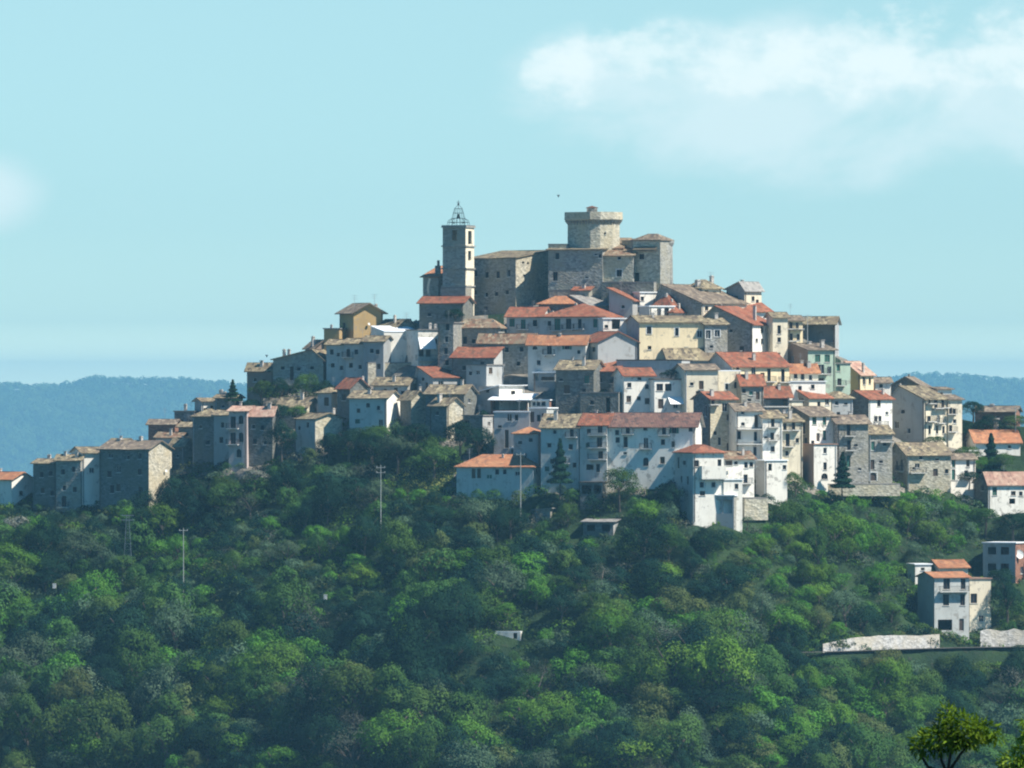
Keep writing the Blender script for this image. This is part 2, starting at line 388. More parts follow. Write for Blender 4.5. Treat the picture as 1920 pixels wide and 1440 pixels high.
class Block: pass
def block(root, xl, xc, xr, eave, base, roof='X', rise=12, rc='tan', wl='stone', wr=None, wins=(), chim=(), phi=None, Y=None, a=None, b=None,
          ov=.45, rf=.5, ant=(), auto=0, autor=0, dy=0, under=5.0, foot=True, th=.16, label_clutter=False):
    wr = wr or wl
    L, Rr = xc-xl, xr-xc
    if phi is not None and phi < 12 and L > 100: pass
    if phi is None:
        phi = math.degrees(math.atan2(max(Rr, .5), max(L, .5))); phi = min(max(phi, 16), 79)
    ph = R(phi); cp, sp_ = math.cos(ph), math.sin(ph)
    if Y is None: Y = base_Y(xc, base, dy)
    C = W(xc, base, Y)
    ex = Vector((cp, -sp_, 0)); ey = Vector((sp_, cp, 0))
    def ux(px): k = (px-960)/F; return (k*Y-C.x)/(cp+k*sp_)
    def uy(px): k = (px-960)/F; return (k*Y-C.x)/(sp_-k*cp)
    if a is None: a = -ux(xl) if L > 2 else 7.5
    if b is None: b = uy(xr) if Rr > 2 else 7.5
    a = max(a, 3.0 if L > 2 else a); b = max(b, 3.0 if Rr > 2 else b)
    a = min(a, 20) if phi < 40 and L < 120 or L < 25 else min(a, 26)
    s = Y/F
    H = (base-eave)*s
    z = lambda py: (base-py)*s
    rise_m = rise*s
    O = C - root.location
    P = lambda x, y, zz: O + ex*x + ey*y + Vector((0,0,zz))
    fl = Face(P(0,0,0), ex, ey)       # left face: u = x (negative)
    fr_ = Face(P(0,0,0), ey, -ex)     # right face: u = y
    ml, mr_ = wall_mat(wl), wall_mat(wr)
    opl, opr = [], []
    for w in wins:
        px, py, ww, hh = w[:4]; kd = w[4] if len(w) > 4 else ''
        side = 'l' if px < xc else 'r'
        if 'L' in kd: side = 'l'
        if 'R' in kd: side = 'r'
        f_ = ux if side == 'l' else uy
        u0, u1 = f_(px-ww/2), f_(px+ww/2)
        m_ = (u0+u1)/2; hw_ = max((u1-u0)*.56, .36); u0, u1 = m_-hw_, m_+hw_
        lo, hi = (-a+.15, -.15) if side == 'l' else (.15, b-.15)
        if u1-u0 > hi-lo: u0, u1 = lo, hi
        if u0 < lo: u1 += lo-u0; u0 = lo
        if u1 > hi: u0 -= u1-hi; u1 = hi
        z0, z1 = z(py+hh/2), z(py-hh/2)
        gab = (roof == 'X' and side == 'r') or (roof == 'Y' and side == 'l')
        if z1 > H-.08 and not gab: z1 = H-.08
        if z1 > H-.08 and gab and z0 < H-.08: z1 = H-.08
        (opl if side == 'l' else opr).append((u0, u1, z0, z1, kd))
    def do_auto(n, ops, lo, hi):
        if n <= 0: return
        rows = max(1, int((H-.6)/2.9)); span = hi-lo
        for r_ in range(min(rows, 5)):
            for c_ in range(n):
                if rng.random() < .3: continue
                w_ = rng.uniform(.7, 1.15); h_ = rng.choice((.8, 1.2, 1.5, 2.0))
                uc = lo+span*(c_+.5+rng.uniform(-.24, .24))/n; zt = H-.7-2.9*r_-rng.uniform(0, .6)
                if any(uc+w_/2 > o[0]-.3 and uc-w_/2 < o[1]+.3 and zt > o[2]-.3 and zt-h_ < o[3]+.3 for o in ops): continue
                ops.append((uc-w_/2, uc+w_/2, zt-h_, zt, rng.choice(('', '', 's', 'g', 'b' if h_ > 1.5 else ''))))
    if label_clutter and auto == 0 and wins and L > 25 and a > 4: auto = int(a/3.4)
    if label_clutter and autor == 0 and wins and Rr > 25 and b > 4 and (phi > 45 or L <= 25): autor = int(b/3.6)
    do_auto(auto, opl, -a+.3, -.3); do_auto(autor, opr, .3, b-.3)
    wmb = MB()
    opened_wall(wmb, fl, -a, 0, -under, H, [o[:4] for o in opl if o[3] <= H], 0)
    opened_wall(wmb, fr_, 0, b, -under, H, [o[:4] for o in opr if o[3] <= H], 1)
    wmb.poly([P(-a,0,-under), P(-a,b,-under), P(-a,b,H), P(-a,0,H)], 0)
    wmb.poly([P(-a,b,-under), P(0,b,-under), P(0,b,H), P(-a,b,H)], 1)
    if roof == 'X':
        yr = b*rf
        for xx, m_ in ((0, 1), (-a, 0)): wmb.poly([P(xx,0,H), P(xx,b,H), P(xx,yr,H+rise_m)], m_)
    elif roof == 'Y':
        xr_ = -a+a*rf
        for yy_, m_ in ((0, 0), (b, 1)): wmb.poly([P(-a,yy_,H), P(0,yy_,H), P(xr_,yy_,H+rise_m)], m_)
    elif roof == 'S':
        for xx, m_ in ((0, 1), (-a, 0)): wmb.poly([P(xx,0,H), P(xx,b,H), P(xx,b,H+rise_m)], m_)
        wmb.poly([P(-a,b,H), P(0,b,H), P(0,b,H+rise_m), P(-a,b,H+rise_m)], 0)
    elif roof == 'T':
        for yy_, m_ in ((0, 0), (b, 1)): wmb.poly([P(-a,yy_,H), P(0,yy_,H), P(-a,yy_,H+rise_m)], m_)
        wmb.poly([P(-a,0,H), P(-a,b,H), P(-a,b,H+rise_m), P(-a,0,H+rise_m)], 0)
    wob = wmb.build('wall', [ml, mr_], root)
    # ---- roof
    rm = roof_mat(rc); rb = MB()
    def slab(p0, p1, p2, p3, th=th):   # eave pair p0,p1 ; ridge pair p2,p3
        w_ = (p1-p0).length; h_ = (p3-p0).length; up = Vector((0,0,th))
        jit = [rng.uniform(-.05, .05) for _ in range(9)]
        nseg = max(2, int(w_/2.2)); 
        for i in range(nseg):           # slightly uneven, sagging old roofs
            t0, t1 = i/nseg, (i+1)/nseg
            def top(t, e): 
                q = (p0.lerp(p1, t) if e == 0 else p3.lerp(p2, t))+up
                k_ = math.sin(t*math.pi)
                return q-Vector((0,0,.10*k_*(1 if e else .5)))+Vector((0,0,jit[(int(t*nseg+.5)+e*3) % 9]*(1 if 0 < t < 1 else 0)))
            rb.poly([top(t0,0), top(t1,0), top(t1,1), top(t0,1)], 0, [(t0*w_,0),(t1*w_,0),(t1*w_,h_),(t0*w_,h_)])
            rb.poly([p0.lerp(p1,t0), p0.lerp(p1,t1), top(t1,0), top(t0,0)], 0, [(t0*w_,0),(t1*w_,0),(t1*w_,.1),(t0*w_,.1)])
        rb.poly([p3, p2, p1, p0], 1)
        for q0, q1 in ((p1,p2),(p2,p3),(p3,p0)): rb.poly([q0, q1, q1+up, q0+up], 0, [(0,0),(.2,0),(.2,.2),(0,.2)])
    if roof == 'X':
        yr = b*rf
        for y0, sg in ((0, -1), (b, 1)):
            run = abs(yr-y0); sl = rise_m/max(run, .1); ye = y0+sg*ov; ze = H-ov*sl
            slab(P(-a-ov,ye,ze), P(ov,ye,ze), P(ov,yr,H+rise_m), P(-a-ov,yr,H+rise_m))
    elif roof == 'Y':
        xr_ = -a+a*rf
        for x0, sg in ((0, 1), (-a, -1)):
            run = abs(xr_-x0); sl = rise_m/max(run, .1); xe = x0+sg*ov; ze = H-ov*sl
            slab(P(xe,-ov,ze), P(xe,b+ov,ze), P(xr_,b+ov,H+rise_m), P(xr_,-ov,H+rise_m))
    elif roof == 'S':
        sl = rise_m/b; slab(P(-a-ov,-ov,H-ov*sl), P(ov,-ov,H-ov*sl), P(ov,b+ov,H+rise_m+ov*sl), P(-a-ov,b+ov,H+rise_m+ov*sl))
    elif roof == 'T':
        sl = rise_m/a; slab(P(ov,-ov,H-ov*sl), P(ov,b+ov,H-ov*sl), P(-a-ov,b+ov,H+rise_m+ov*sl), P(-a-ov,-ov,H+rise_m+ov*sl))
    elif roof == 'H':
        m_ = min(a, b)/2
        if a >= b: r0, r1 = P(-a+m_*.8, b/2, H+rise_m), P(-m_*.8, b/2, H+rise_m)
        else: r0, r1 = P(-a/2, m_*.8, H+rise_m), P(-a/2, b-m_*.8, H+rise_m)
        e = [P(-a-ov,-ov,H), P(ov,-ov,H), P(ov,b+ov,H), P(-a-ov,b+ov,H)]; up = Vector((0,0,th)); t_ = [q+up for q in e]
        def tri(pts):
            w_ = (pts[1]-pts[0]).length
            hh_ = ((pts[2]-pts[1]).length)
            uv = [(0,0),(w_,0)] + ([(w_*.75,hh_),(w_*.25,hh_)] if len(pts) == 4 else [(w_/2,hh_)])
            rb.poly(pts, 0, uv)
        if a >= b: tri([t_[0],t_[1],r1+up,r0+up]); tri([t_[1],t_[2],r1+up]); tri([t_[2],t_[3],r0+up,r1+up]); tri([t_[3],t_[0],r0+up])
        else: tri([t_[0],t_[1],r0+up]); tri([t_[1],t_[2],r1+up,r0+up]); tri([t_[2],t_[3],r1+up]); tri([t_[3],t_[0],r0+up,r1+up])
        for i in range(4): rb.poly([e[i], e[(i+1)%4], t_[(i+1)%4], t_[i]], 0, [(0,0),(3,0),(3,.1),(0,.1)])
        rb.poly(e[::-1], 1)
    elif roof == 'F':
        o2 = min(ov, .2)
        q = [P(-a-o2,-o2,0), P(o2,-o2,0), P(o2,b+o2,0), P(-a-o2,b+o2,0)]
        rb.hexa([p+Vector((0,0,H+.002)) for p in q]+[p+Vector((0,0,H+.2)) for p in q])
    rfo = rb.build('roof', [rm, SLAB], root)
    for o in opl: add_window(root, fl, o[:4], o[4], ml)
    for o in opr: add_window(root, fr_, o[:4], o[4], mr_)
    for ch in chim:
        px, top, w_, yb = (*ch, None)[:4]
        if len(ch) < 4: yb = eave-rise*.4
        # put the stack where its foot meets the middle of the roof
        yloc = b*(.5 if roof in 'XS' else .35); xloc = ux(px) if L > Rr*.4 or phi < 45 else -a*.4
        if phi >= 45: yloc = min(max(uy(px)-(-xloc)*0, .5), b-.5); xloc = -a*.35
        xx = min(max(xloc - (yloc*sp_/cp if phi < 45 else 0), -a+.4), -.4)
        if phi >= 45: yloc = min(max(uy(px)+(-xx)*cp/sp_, .4), b-.4)
        c_ = P(xx, yloc, 0); hw = w_*s/2; mb = MB()
        mb.box(c_, ex, ey, hw, hw, z(yb)-1.2, z(top)-.25)
        mb.box(c_, ex, ey, hw*1.3, hw*1.3, z(top)-.25+.002, z(top)-.17)
        mb.box(c_, ex, ey, hw*.8, hw*.8, z(top)-.168, z(top)); mb.build('chimney', CHIM, rfo)
    for an in ant:
        px, top = an; xx = min(max(ux(px)-(b*.5*sp_/cp if phi < 50 else 0), -a+.2), -.2) if phi < 50 else -a*.5
        yy_ = b*.5 if phi < 50 else min(max(uy(px)+a*.5*cp/sp_, .3), b-.3)
        c_ = P(xx, yy_, 0); mb = MB(); mb.tube(c_+Vector((0,0,H*.8)), c_+Vector((0,0,z(top))), .035, n=5)
        for k, l in ((.0, .7), (.35, .5), (.7, .6)):
            q = c_+Vector((0,0,z(top)-k-.05)); mb.tube(q-Vector((l,0,0)), q+Vector((l,0,0)), .025, n=4)
        mb.build('antenna', STEEL, rfo)
    if H > 3.2 and label_clutter:
        # downpipes, cables, dishes on the visible fronts
        for f_, lo, hi, lim in ((fl, -a, 0, L > 25), (fr_, 0, b, Rr > 25)):
            if not lim: continue
            if rng.random() < .6:
                u_ = rng.choice((lo+.25, hi-.25)); mb = MB(); mb.tube(f_.p(u_, -1, -.1), f_.p(u_, H-.1, -.1), .06, n=5)
                mb.build('downpipe', SHUT_B if rng.random() < .6 else STEEL, root)
            if rng.random() < .12 and hi-lo > 4:
                u_ = rng.uniform(lo+1, hi-1); zz = H*rng.uniform(.55, .9)
                if not any(o[0]-.5 < u_ < o[1]+.5 and o[2]-.5 < zz < o[3]+.5 for o in (opl if f_ is fl else opr)):
                    mb = MB(); q = f_.p(u_, zz, -.35); mb.tube(f_.p(u_, zz-.2, -.01), q, .025, n=4)
                    n_ = Vector((.5,-.8,.35)).normalized(); a1 = n_.orthogonal().normalized(); a2 = n_.cross(a1)
                    ring = [q+(a1*math.cos(k*.628)+a2*math.sin(k*.628))*.27+n_*.08 for k in range(10)]
                    for k in range(10): mb.poly([q, ring[k], ring[(k+1)%10]])
                    mb.build('satellite_dish', WOODW, root)
        if not ant and rng.random() < .35 and H+rise_m > 4:
            mb = MB(); c_ = P(-a*rng.uniform(.25,.75), b*.5, H+rise_m*.6); hh_ = rng.uniform(1.8, 2.8); mb.tube(c_, c_+Vector((0,0,hh_)), .028, n=4)
            for k in range(3): q = c_+Vector((0,0,hh_-.1-k*.3)); mb.tube(q-Vector((.4,0,0)), q+Vector((.4,0,0)), .02, n=3)
            mb.build('antenna', STEEL, rfo)
        if not chim and roof in 'XYH' and rng.random() < .55:
            for _ in range(rng.choice((1, 1, 2))):
                px_ = -a*rng.uniform(.15,.85); yy_ = b*rng.uniform(.15,.8); hw = rng.uniform(.2,.33); mb = MB(); c_ = P(px_, yy_, 0)
                zt = H+rise_m*rng.uniform(.75, 1)+rng.uniform(.3,.9)
                mb.box(c_, ex, ey, hw, hw, H, zt); mb.box(c_, ex, ey, hw*1.35, hw*1.35, zt+.15, zt+.24)
                mb.box(c_, ex, ey, hw*.7, hw*.7, zt+.002, zt+.148); mb.build('chimney', CHIM, rfo)
    B_ = Block(); B_.P = P; B_.fl = fl; B_.fr = fr_; B_.a = a; B_.b = b; B_.H = H; B_.ux = ux; B_.uy = uy; B_.z = z; B_.s = s; B_.Y = Y; B_.C = C; B_.ex = ex; B_.ey = ey; B_.root = root; B_.wall = wob; B_.roof = rfo
    if foot: FOOT.append((C.x, C.y, ex, ey, a, b, C.z))
    return B_
def house(label, xl, xc, xr, eave, base, *args, cat='house', name='house', **kw):
    Y = kw.get('Y') or base_Y(xc, base, kw.get('dy', 0)); kw['Y'] = Y
    root = empty(name, W(xc, base, Y), label, cat); kw.setdefault('label_clutter', cat == 'house')
    return block(root, xl, xc, xr, eave, base, *args, **kw)
# ------------------------------------------------------------------ the village, house by house
H = house
# --- far left ridge
H("white gabled house with orange tiles, the leftmost building on the ridge", -50,22,63, 899,948,'X',13,'orange','white','white',wins=[(-5,925,6,9),(40,925,7,9)],phi=40,a=9)
H("dark stone ridge house second from the left edge, streaked wall and thin tan roof", 62,106,108, 869,955,'X',8,'tan','dark_stone',wins=[(78,890,6,10),(95,888,5,9),(80,920,6,10,'s'),(98,925,5,9)],dy=1,chim=[(90,852,6)])
H("dark stone ridge house touching the left side of the tall white blank wall", 105,151,154, 862,956,'X',9,'tan','stone',wins=[(118,885,6,10),(138,880,5,10),(120,915,6,10),(140,918,6,10)],ant=[(128,842)])
H("tall blank white house with one small window low on the left ridge", 152,154,209, 849,950,'Y',10,'tan','white','white',wins=[(172,882,8,10,''),(196,858,5,7,'')],phi=71,ant=[(195,832)],auto=-1,autor=-1)
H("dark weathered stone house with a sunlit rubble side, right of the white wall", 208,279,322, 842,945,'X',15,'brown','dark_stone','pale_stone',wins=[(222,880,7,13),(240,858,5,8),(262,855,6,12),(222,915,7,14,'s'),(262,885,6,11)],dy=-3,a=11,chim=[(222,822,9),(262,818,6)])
H("low stone house with a rising tan roof at the top of the rubble wall", 318,345,364, 836,890,'X',13,'tan','dark_stone','stone',wins=[(332,855,4,6)],dy=2)
H("low pale house with a mottled roof tucked between brick house and rubble wall", 292,338,352, 820,868,'X',9,'mixed','wash','pale_stone',wins=[(305,832,5,7),(322,834,5,8)],dy=1,b=5)
H("tiny stone house with a tan roof beneath the stout chimney house", 338,362,372, 800,845,'X',8,'tan','stone','pale_stone',wins=[(350,815,4,7)],dy=1,b=4)
H("low stone house on the ridge just behind the dark weathered stone house", 206,236,244, 830,870,'X',7,'tan','pale_stone','pale_stone',dy=3,b=4,wins=[(220,838,4,5)])
H("dark red brick house high on the left ridge with a brown roof", 278,328,332, 795,845,'X',8,'brown','brick',wins=[(295,812,4,6),(312,812,4,6)],dy=4)
H("small grey flat topped house with a stout chimney on the left skyline", 327,364,366, 772,815,'F',0,'grey','dark_stone',chim=[(347,757,5,772)],wins=[(340,790,4,6),(355,790,4,6)],dy=4,b=5)
H("little white house with an aerial on the left skyline", 365,378,405, 752,795,'Y',5,'tan','concrete','white',wins=[(398,765,3,9),(385,768,3,6)],dy=4,ant=[(369,738)])
H("low dark house beside the dark conifer on the left skyline", 403,440,442, 746,795,'X',6,'tan','dark_stone',wins=[(418,762,4,6)],dy=5,chim=[(402,730,6),(420,734,7)],b=5)
H("dark stone house under a pale hipped tan roof above the left wood", 361,406,408, 782,862,'H',14,'tan','dark_stone',wins=[(376,800,5,7,'s'),(390,830,5,8)],dy=-1,b=6)
H("pale plaster house with two narrow windows beside the dark balcony tower", 405,430,432, 778,862,'X',8,'tan','grey',wins=[(417,797,5,11,''),(415,825,5,11,'')],dy=-.5,b=6)
b_ = H("narrow tall house with stacked dark balcony doors under a salmon roof", 429,463,465, 771,866,'X',9,'pink','pink','pink',wins=[(437,792,9,22,'b'),(452,787,8,16,'a'),(437,822,9,22,'b'),(452,820,8,18,'a'),(448,850,8,16,'a')],dy=-3,b=7)
H("streaked dark house under a striped salmon and tan roof left of the dark trees", 462,511,514, 778,862,'X',15,'pink','dark_stone',wins=[(475,800,5,9),(492,802,5,9),(478,828,5,10),(497,830,5,8)],dy=-1)
H("small stone house with a sunlit rubble side wall on the edge of the wood", 553,591,642, 785,838,'X',10,'tan','grey','pale_stone',wins=[(577,797,4,10,''),(561,803,4,7)],dy=-4,chim=[(630,765,5)])
H("low house with a long sun bleached tan roof above the dark trees", 518,575,600, 763,800,'X',17,'tan','pale_stone','pale_stone',wins=[(587,775,4,5)],ant=[(562,730)])
H("small pale house with a tan hip roof, dark window and bright doorway side", 600,621,634, 738,785,'H',10,'tan','grey','cream',wins=[(612,753,8,16,'s')],b=4)
H("dark narrow house with a steep bright red roof in the left of the village", 632,656,692, 727,788,'X',18,'red','dark_stone','dark_stone',wins=[(645,745,6,12,'s')],dy=-2,chim=[(690,705,4)])
H("brown house with a projecting tan roof on the left skyline", 463,513,516, 694,748,'X',13,'tan','brown',wins=[(478,712,5,8,'s'),(495,715,5,8,'s')],dy=3)
H("long tan gabled house with a pair of chimney pots on the left skyline", 512,606,614, 674,735,'Y',18,'tan','stone','stone',wins=[(547,700,6,26,'d'),(530,690,5,6),(560,692,4,6),(585,690,4,6)],rf=.78,phi=14,dy=2,b=8,chim=[(532,654,5,672),(541,654,5,672)])
H("gabled house with a brown red roof behind the tan gable on the skyline", 572,590,622, 652,705,'X',14,'brown','grey','brown',wins=[(580,665,4,6)],dy=4,chim=[(583,630,5)])
H("pale blue grey terrace house nearest the brown red gable", 612,646,648, 646,715,'X',9,'tan','wash',wins=[(622,660,4,10),(634,665,5,8,'s'),(624,685,5,8),(640,690,5,9)],dy=0,b=6)
H("middle house of the pale blue grey terrace below the ochre house", 645,682,684, 644,714,'X',9,'tan','wash',wins=[(653,662,5,15,'b'),(668,660,5,9,''),(658,685,5,9),(675,688,5,9)],dy=.5,b=6)
H("shaded house at the right end of the grey terrace touching the bright white house", 681,719,722, 640,714,'X',10,'tan','concrete',wins=[(697,658,4,8),(708,660,4,9,''),(692,685,5,9),(710,687,4,10,'d')],dy=1,b=6)
b_ = H("tall ochre house with a deep eave standing on the left skyline", 637,663,718, 585,665,'X',16,'brown','ochre','ochre',wins=[(645,610,4,10),(655,640,4,8)],ov=.75,dy=4,ant=[(664,553),(706,551)],chim=[(712,569,4)])
block(b_.root, 617,636,640, 617,660,'F',0,'grey','ochre',dy=3,b=6,chim=[(621,608,4,617)],foot=True)
H("low mossy tan roofed house between the ochre house and the white house", 704,742,785, 613,655,'X',14,'tan','stone','pale_stone',wins=[(748,607,3,5)],dy=4,chim=[(740,590,4),(773,597,4)],ant=[(766,586)])
H("bright white house with two shuttered windows under a gently sloping roof line", 718,720,783, 622,684,'T',10,'metal','white','white',wins=[(769,637,8,10,'s'),(768,664,8,11,'s')],phi=70,b=7,ov=.1)
b_ = H("bright white house with a big white awning over its top terrace", 782,784,828, 619,686,'F',0,'grey','white','white',wins=[(789,662,8,12,'s'),(803,662,8,13,'s'),(817,640,5,9)],phi=72,chim=[(806,605,5,619),(818,607,5,619)],auto=-1,autor=-1)
mb = MB(); f = b_.fr; u0, u1 = b_.uy(784), b_.uy(815)
mb.hexa([f.p(u0,b_.z(655),-1.3), f.p(u1,b_.z(655),-1.3), f.p(u1,b_.z(634),-.05), f.p(u0,b_.z(634),-.05), f.p(u0,b_.z(654),-1.3), f.p(u1,b_.z(654),-1.3), f.p(u1,b_.z(633),-.05), f.p(u0,b_.z(633),-.05)])
mb.build('awning', AWN, b_.root); balcony(b_.root, f, (u0+u1)/2, b_.z(675), 4.4, 1.0)
tag(H("grey stone retaining terrace under the two bright white houses", 688,690,792, 681,716,'F',0,'grey','grey','pale_stone',phi=71,b=10,ov=0,cat='retaining wall',name='retaining_wall',a=3,dy=-1).root)
H("low house with a mottled tan roof below the grey retaining terrace", 700,764,782, 722,756,'X',14,'tan','wash','stone',wins=[(709,737,4,6),(722,733,5,9,''),(742,732,5,10,'s'),(755,736,4,6)])
H("red roofed gable house with a single dark window above the tan roofs", 781,812,862, 707,745,'Y',19,'red','grey','grey',wins=[(793,707,5,14,'')],rf=.12,chim=[(850,697,5)])
H("dark green grey house at the wood edge with a ruined sunlit corner", 655,725,750, 746,812,'X',13,'tan','wash','white',wins=[(690,760,5,8),(709,765,5,9),(672,770,5,8,'s')],dy=-2)
H("small house with a bright lichen tan roof between two dark walls", 750,771,800, 748,800,'X',15,'tan','dark_stone','pale_stone',wins=[])
H("long low house with a patchy yellow and tan roof and a shaded wall", 798,870,900, 738,790,'X',16,'tan','dark_stone','dark_stone',wins=[(820,752,5,7),(880,752,5,8)],dy=-1,b=6)
H("small house with a sunlit tan loft and a stone corner tapering into shadow", 806,838,868, 760,815,'X',14,'tan','dark_stone','pale_stone',wins=[(820,775,4,7)],dy=-2)
b_ = H("dim grey corner house with little windows hidden in shade above the dark trees", 868,905,924, 780,835,'F',0,'grey','dark_stone','grey',auto=2,autor=1,dy=2)
# --- below the church
H("shaded stone building with a small red roof at the foot of the bell tower", 786,868,874, 568,622,'X',12,'red','dark_stone',wins=[(805,590,4,6),(845,590,4,6)],dy=1,b=7,chim=[(789,556,8,568)])
H("tall narrow grey house with windows on four floors right of the awning house", 824,850,853, 606,698,'F',0,'grey','stone',wins=[(839,613,6,13,''),(837,636,6,12,''),(836,658,6,12),(838,680,6,10)],b=7)
H("big plain grey gable facing the viewer left of the long yellow house, red roof", 1104,1121,1195, 641,712,'X',19,'red','wash','grey',wins=[(1113,655,6,9),(1150,685,5,6),(1143,690,4,5)],phi=68,dy=-1,a=9,autor=-1)
H("grey stone house with a wide mossy tan and red roof below the church wall", 850,935,947, 616,676,'H',17,'mixed','stone',wins=[(858,632,5,9),(872,638,4,14,''),(905,630,4,9),(865,655,5,10),(888,640,5,8)],chim=[(925,600,4)],dy=1)
H("house under a broad mossy red roof in the shade at the centre left", 897,1000,1004, 641,700,'X',15,'mixed','stone',wins=[(925,655,5,9),(950,656,5,9),(978,655,5,9),(940,680,5,8),(972,682,5,8)],chim=[(926,625,4)],dy=0)
H("pale blue house with an orange roof at the left side of the grey gable", 990,1098,1104, 644,710,'X',15,'orange','wash',wins=[(1003,652,8,7,'a'),(1030,655,8,19,'b'),(1063,649,8,12,'G'),(1010,680,5,9),(1050,682,6,9),(1085,660,6,8)],chim=[(1050,624,5),(1022,630,4)],dy=-1)
H("house with an old red roof of two slopes and a lone chimney, left of centre", 847,926,956, 670,722,'X',19,'red','dark_stone','grey',wins=[(870,690,5,8)],chim=[(911,650,5)])
H("little grey front house with a white pole, under the old red roof", 874,912,944, 685,730,'F',0,'grey','grey','grey',wins=[(920,695,6,12,'s'),(882,700,4,7)],dy=-3)
H("plaster house with green doors at the left end of the long red roof row", 950,1015,1018, 593,640,'X',17,'red','wash',wins=[(960,605,9,15,'g'),(981,608,8,18,'bg'),(1003,606,7,12)],dy=-1,b=7)
H("pale house with dark balcony doors under the widest red roof below the castle", 1012,1134,1182, 595,640,'H',25,'red','wash','white',wins=[(1045,608,10,22,'bg'),(1066,607,9,20,'b'),(1087,607,5,18,'b'),(1116,606,7,16,'g'),(1030,606,6,9)],phi=22,chim=[(1080,567,4),(1036,582,5,592),(1030,582,4,592)],dy=-1)
b_ = H("small bright white terrace house with a dark doorway beside the yellow house", 1128,1131,1181, 598,642,'F',0,'metal','white','white',wins=[(1155,608,14,18,'n'),(1137,612,5,6)],phi=75,dy=-3.5,a=5)
H("small house with an orange and straw roof just under the castle wall", 1010,1076,1084, 571,604,'H',15,'orange','dark_stone',wins=[(1030,580,5,7),(1058,580,5,7)],b=6,chim=[(1041,560,4)])
H("grey gable house with a pale grey roof above the widest red roof", 1092,1104,1142, 572,600,'Y',18,'grey','grey','white',phi=45,wins=[(1110,580,6,7)],rf=.2,a=6)
H("little house with a small red roof directly under the castle garden wall", 1084,1104,1110, 544,580,'X',7,'red','stone',wins=[(1092,556,4,6)],b=5,dy=2)
H("grey house with a narrow red lean to roof below the castle", 1142,1186,1190, 563,600,'T',21,'red','grey',wins=[(1168,575,5,7)],b=5,dy=1)
H("tiny house with a little red roof against the dark castle terrace", 1156,1182,1186, 549,585,'X',9,'red','grey',b=4,dy=5)
H("slim white dormer house with a flat top above the red roofs", 1193,1200,1213, 549,585,'F',0,'metal','white','white',wins=[(1204,560,4,8,'')],b=4,dy=2)
H("house with a big hipped red roof and three chimneys above the yellow wall", 1207,1262,1302, 587,622,'H',33,'red','white','white',chim=[(1250,549,4,560),(1260,560,4,570),(1281,568,4,580)],wins=[(1290,597,4,8)],dy=3)
H("white house with flat canopy and two doors, in front of the hipped red roof", 1198,1218,1264, 575,615,'F',0,'metal','grey','white',wins=[(1236,585,7,14,'b'),(1250,585,8,16,'')],phi=62,dy=-1)
b_ = H("long yellow house with four small framed windows at the heart of the village", 1180,1199,1323, 604,690,'Y',12,'tan','grey','yellow',wins=[(1217,619,8,14,'r'),(1269,622,6,15,'r'),(1312,626,8,13,'r'),(1218,652,4,7)],phi=73,rf=.5,a=8,chim=[(1225,585,4)],auto=-1,autor=-1)
H("rough stone house built onto the right end of the long yellow house", 1319,1322,1364, 608,684,'Y',11,'tan','stone','stone',wins=[(1326,627,8,16,'r'),(1345,625,9,13,'r'),(1334,650,5,5)],phi=73,dy=.6,a=8)
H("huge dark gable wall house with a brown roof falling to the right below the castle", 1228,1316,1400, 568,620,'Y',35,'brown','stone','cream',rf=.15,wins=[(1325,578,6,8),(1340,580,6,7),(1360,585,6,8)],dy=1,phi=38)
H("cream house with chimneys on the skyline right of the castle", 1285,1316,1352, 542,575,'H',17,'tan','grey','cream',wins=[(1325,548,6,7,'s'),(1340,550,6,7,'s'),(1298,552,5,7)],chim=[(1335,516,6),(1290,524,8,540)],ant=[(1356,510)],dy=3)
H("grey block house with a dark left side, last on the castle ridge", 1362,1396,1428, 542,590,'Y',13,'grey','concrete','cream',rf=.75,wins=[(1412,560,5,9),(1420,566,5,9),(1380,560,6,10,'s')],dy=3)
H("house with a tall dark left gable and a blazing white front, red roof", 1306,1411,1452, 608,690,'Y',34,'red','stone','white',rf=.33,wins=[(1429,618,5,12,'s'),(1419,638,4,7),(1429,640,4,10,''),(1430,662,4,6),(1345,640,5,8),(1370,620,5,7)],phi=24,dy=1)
H("red roofed house peeping over the tall dark gable", 1362,1392,1446, 584,625,'Y',16,'red','grey','white',rf=.3,dy=6,chim=[(1432,586,6,600)])
H("tall pale yellow slab house right of the blazing white front", 1446,1449,1477, 594,690,'Y',8,'tan','cream','cream',wins=[(1461,618,4,16,''),(1461,637,4,9),(1460,664,4,6)],phi=68,dy=1.5)
H("yellow balcony house between the pale slab and the dark ruin-like house", 1475,1478,1504, 600,660,'Y',8,'brown','yellow','yellow',wins=[(1483,610,4,12,'b'),(1495,610,4,12,'b'),(1484,632,5,14,'b'),(1497,632,4,12)],phi=66,dy=3)
H("dark barn-like house with a wide open front under a straw roof on the right skyline", 1494,1566,1569, 606,655,'X',12,'tan','dark_stone','grey',wins=[(1541,624,46,34,'n'),(1505,615,5,8,'')],dy=5,b=3,ant=[(1515,590)],auto=-1,autor=-1)
H("pale green house with a dark brown gable on its left", 1471,1515,1566, 656,745,'Y',12,'brown','brown','green',wins=[(1533,672,9,14,'g'),(1551,672,9,14,'g'),(1540,692,10,17,'bo'),(1555,694,7,14),(1540,715,9,12,'s')],rf=.35,dy=0,phi=62)
H("narrow lower green house with a balcony, stuck to the pale green house", 1564,1567,1585, 682,748,'F',0,'grey','green','green',wins=[(1572,690,4,12,'g'),(1574,716,7,13,'b')],phi=68,dy=0,a=6)
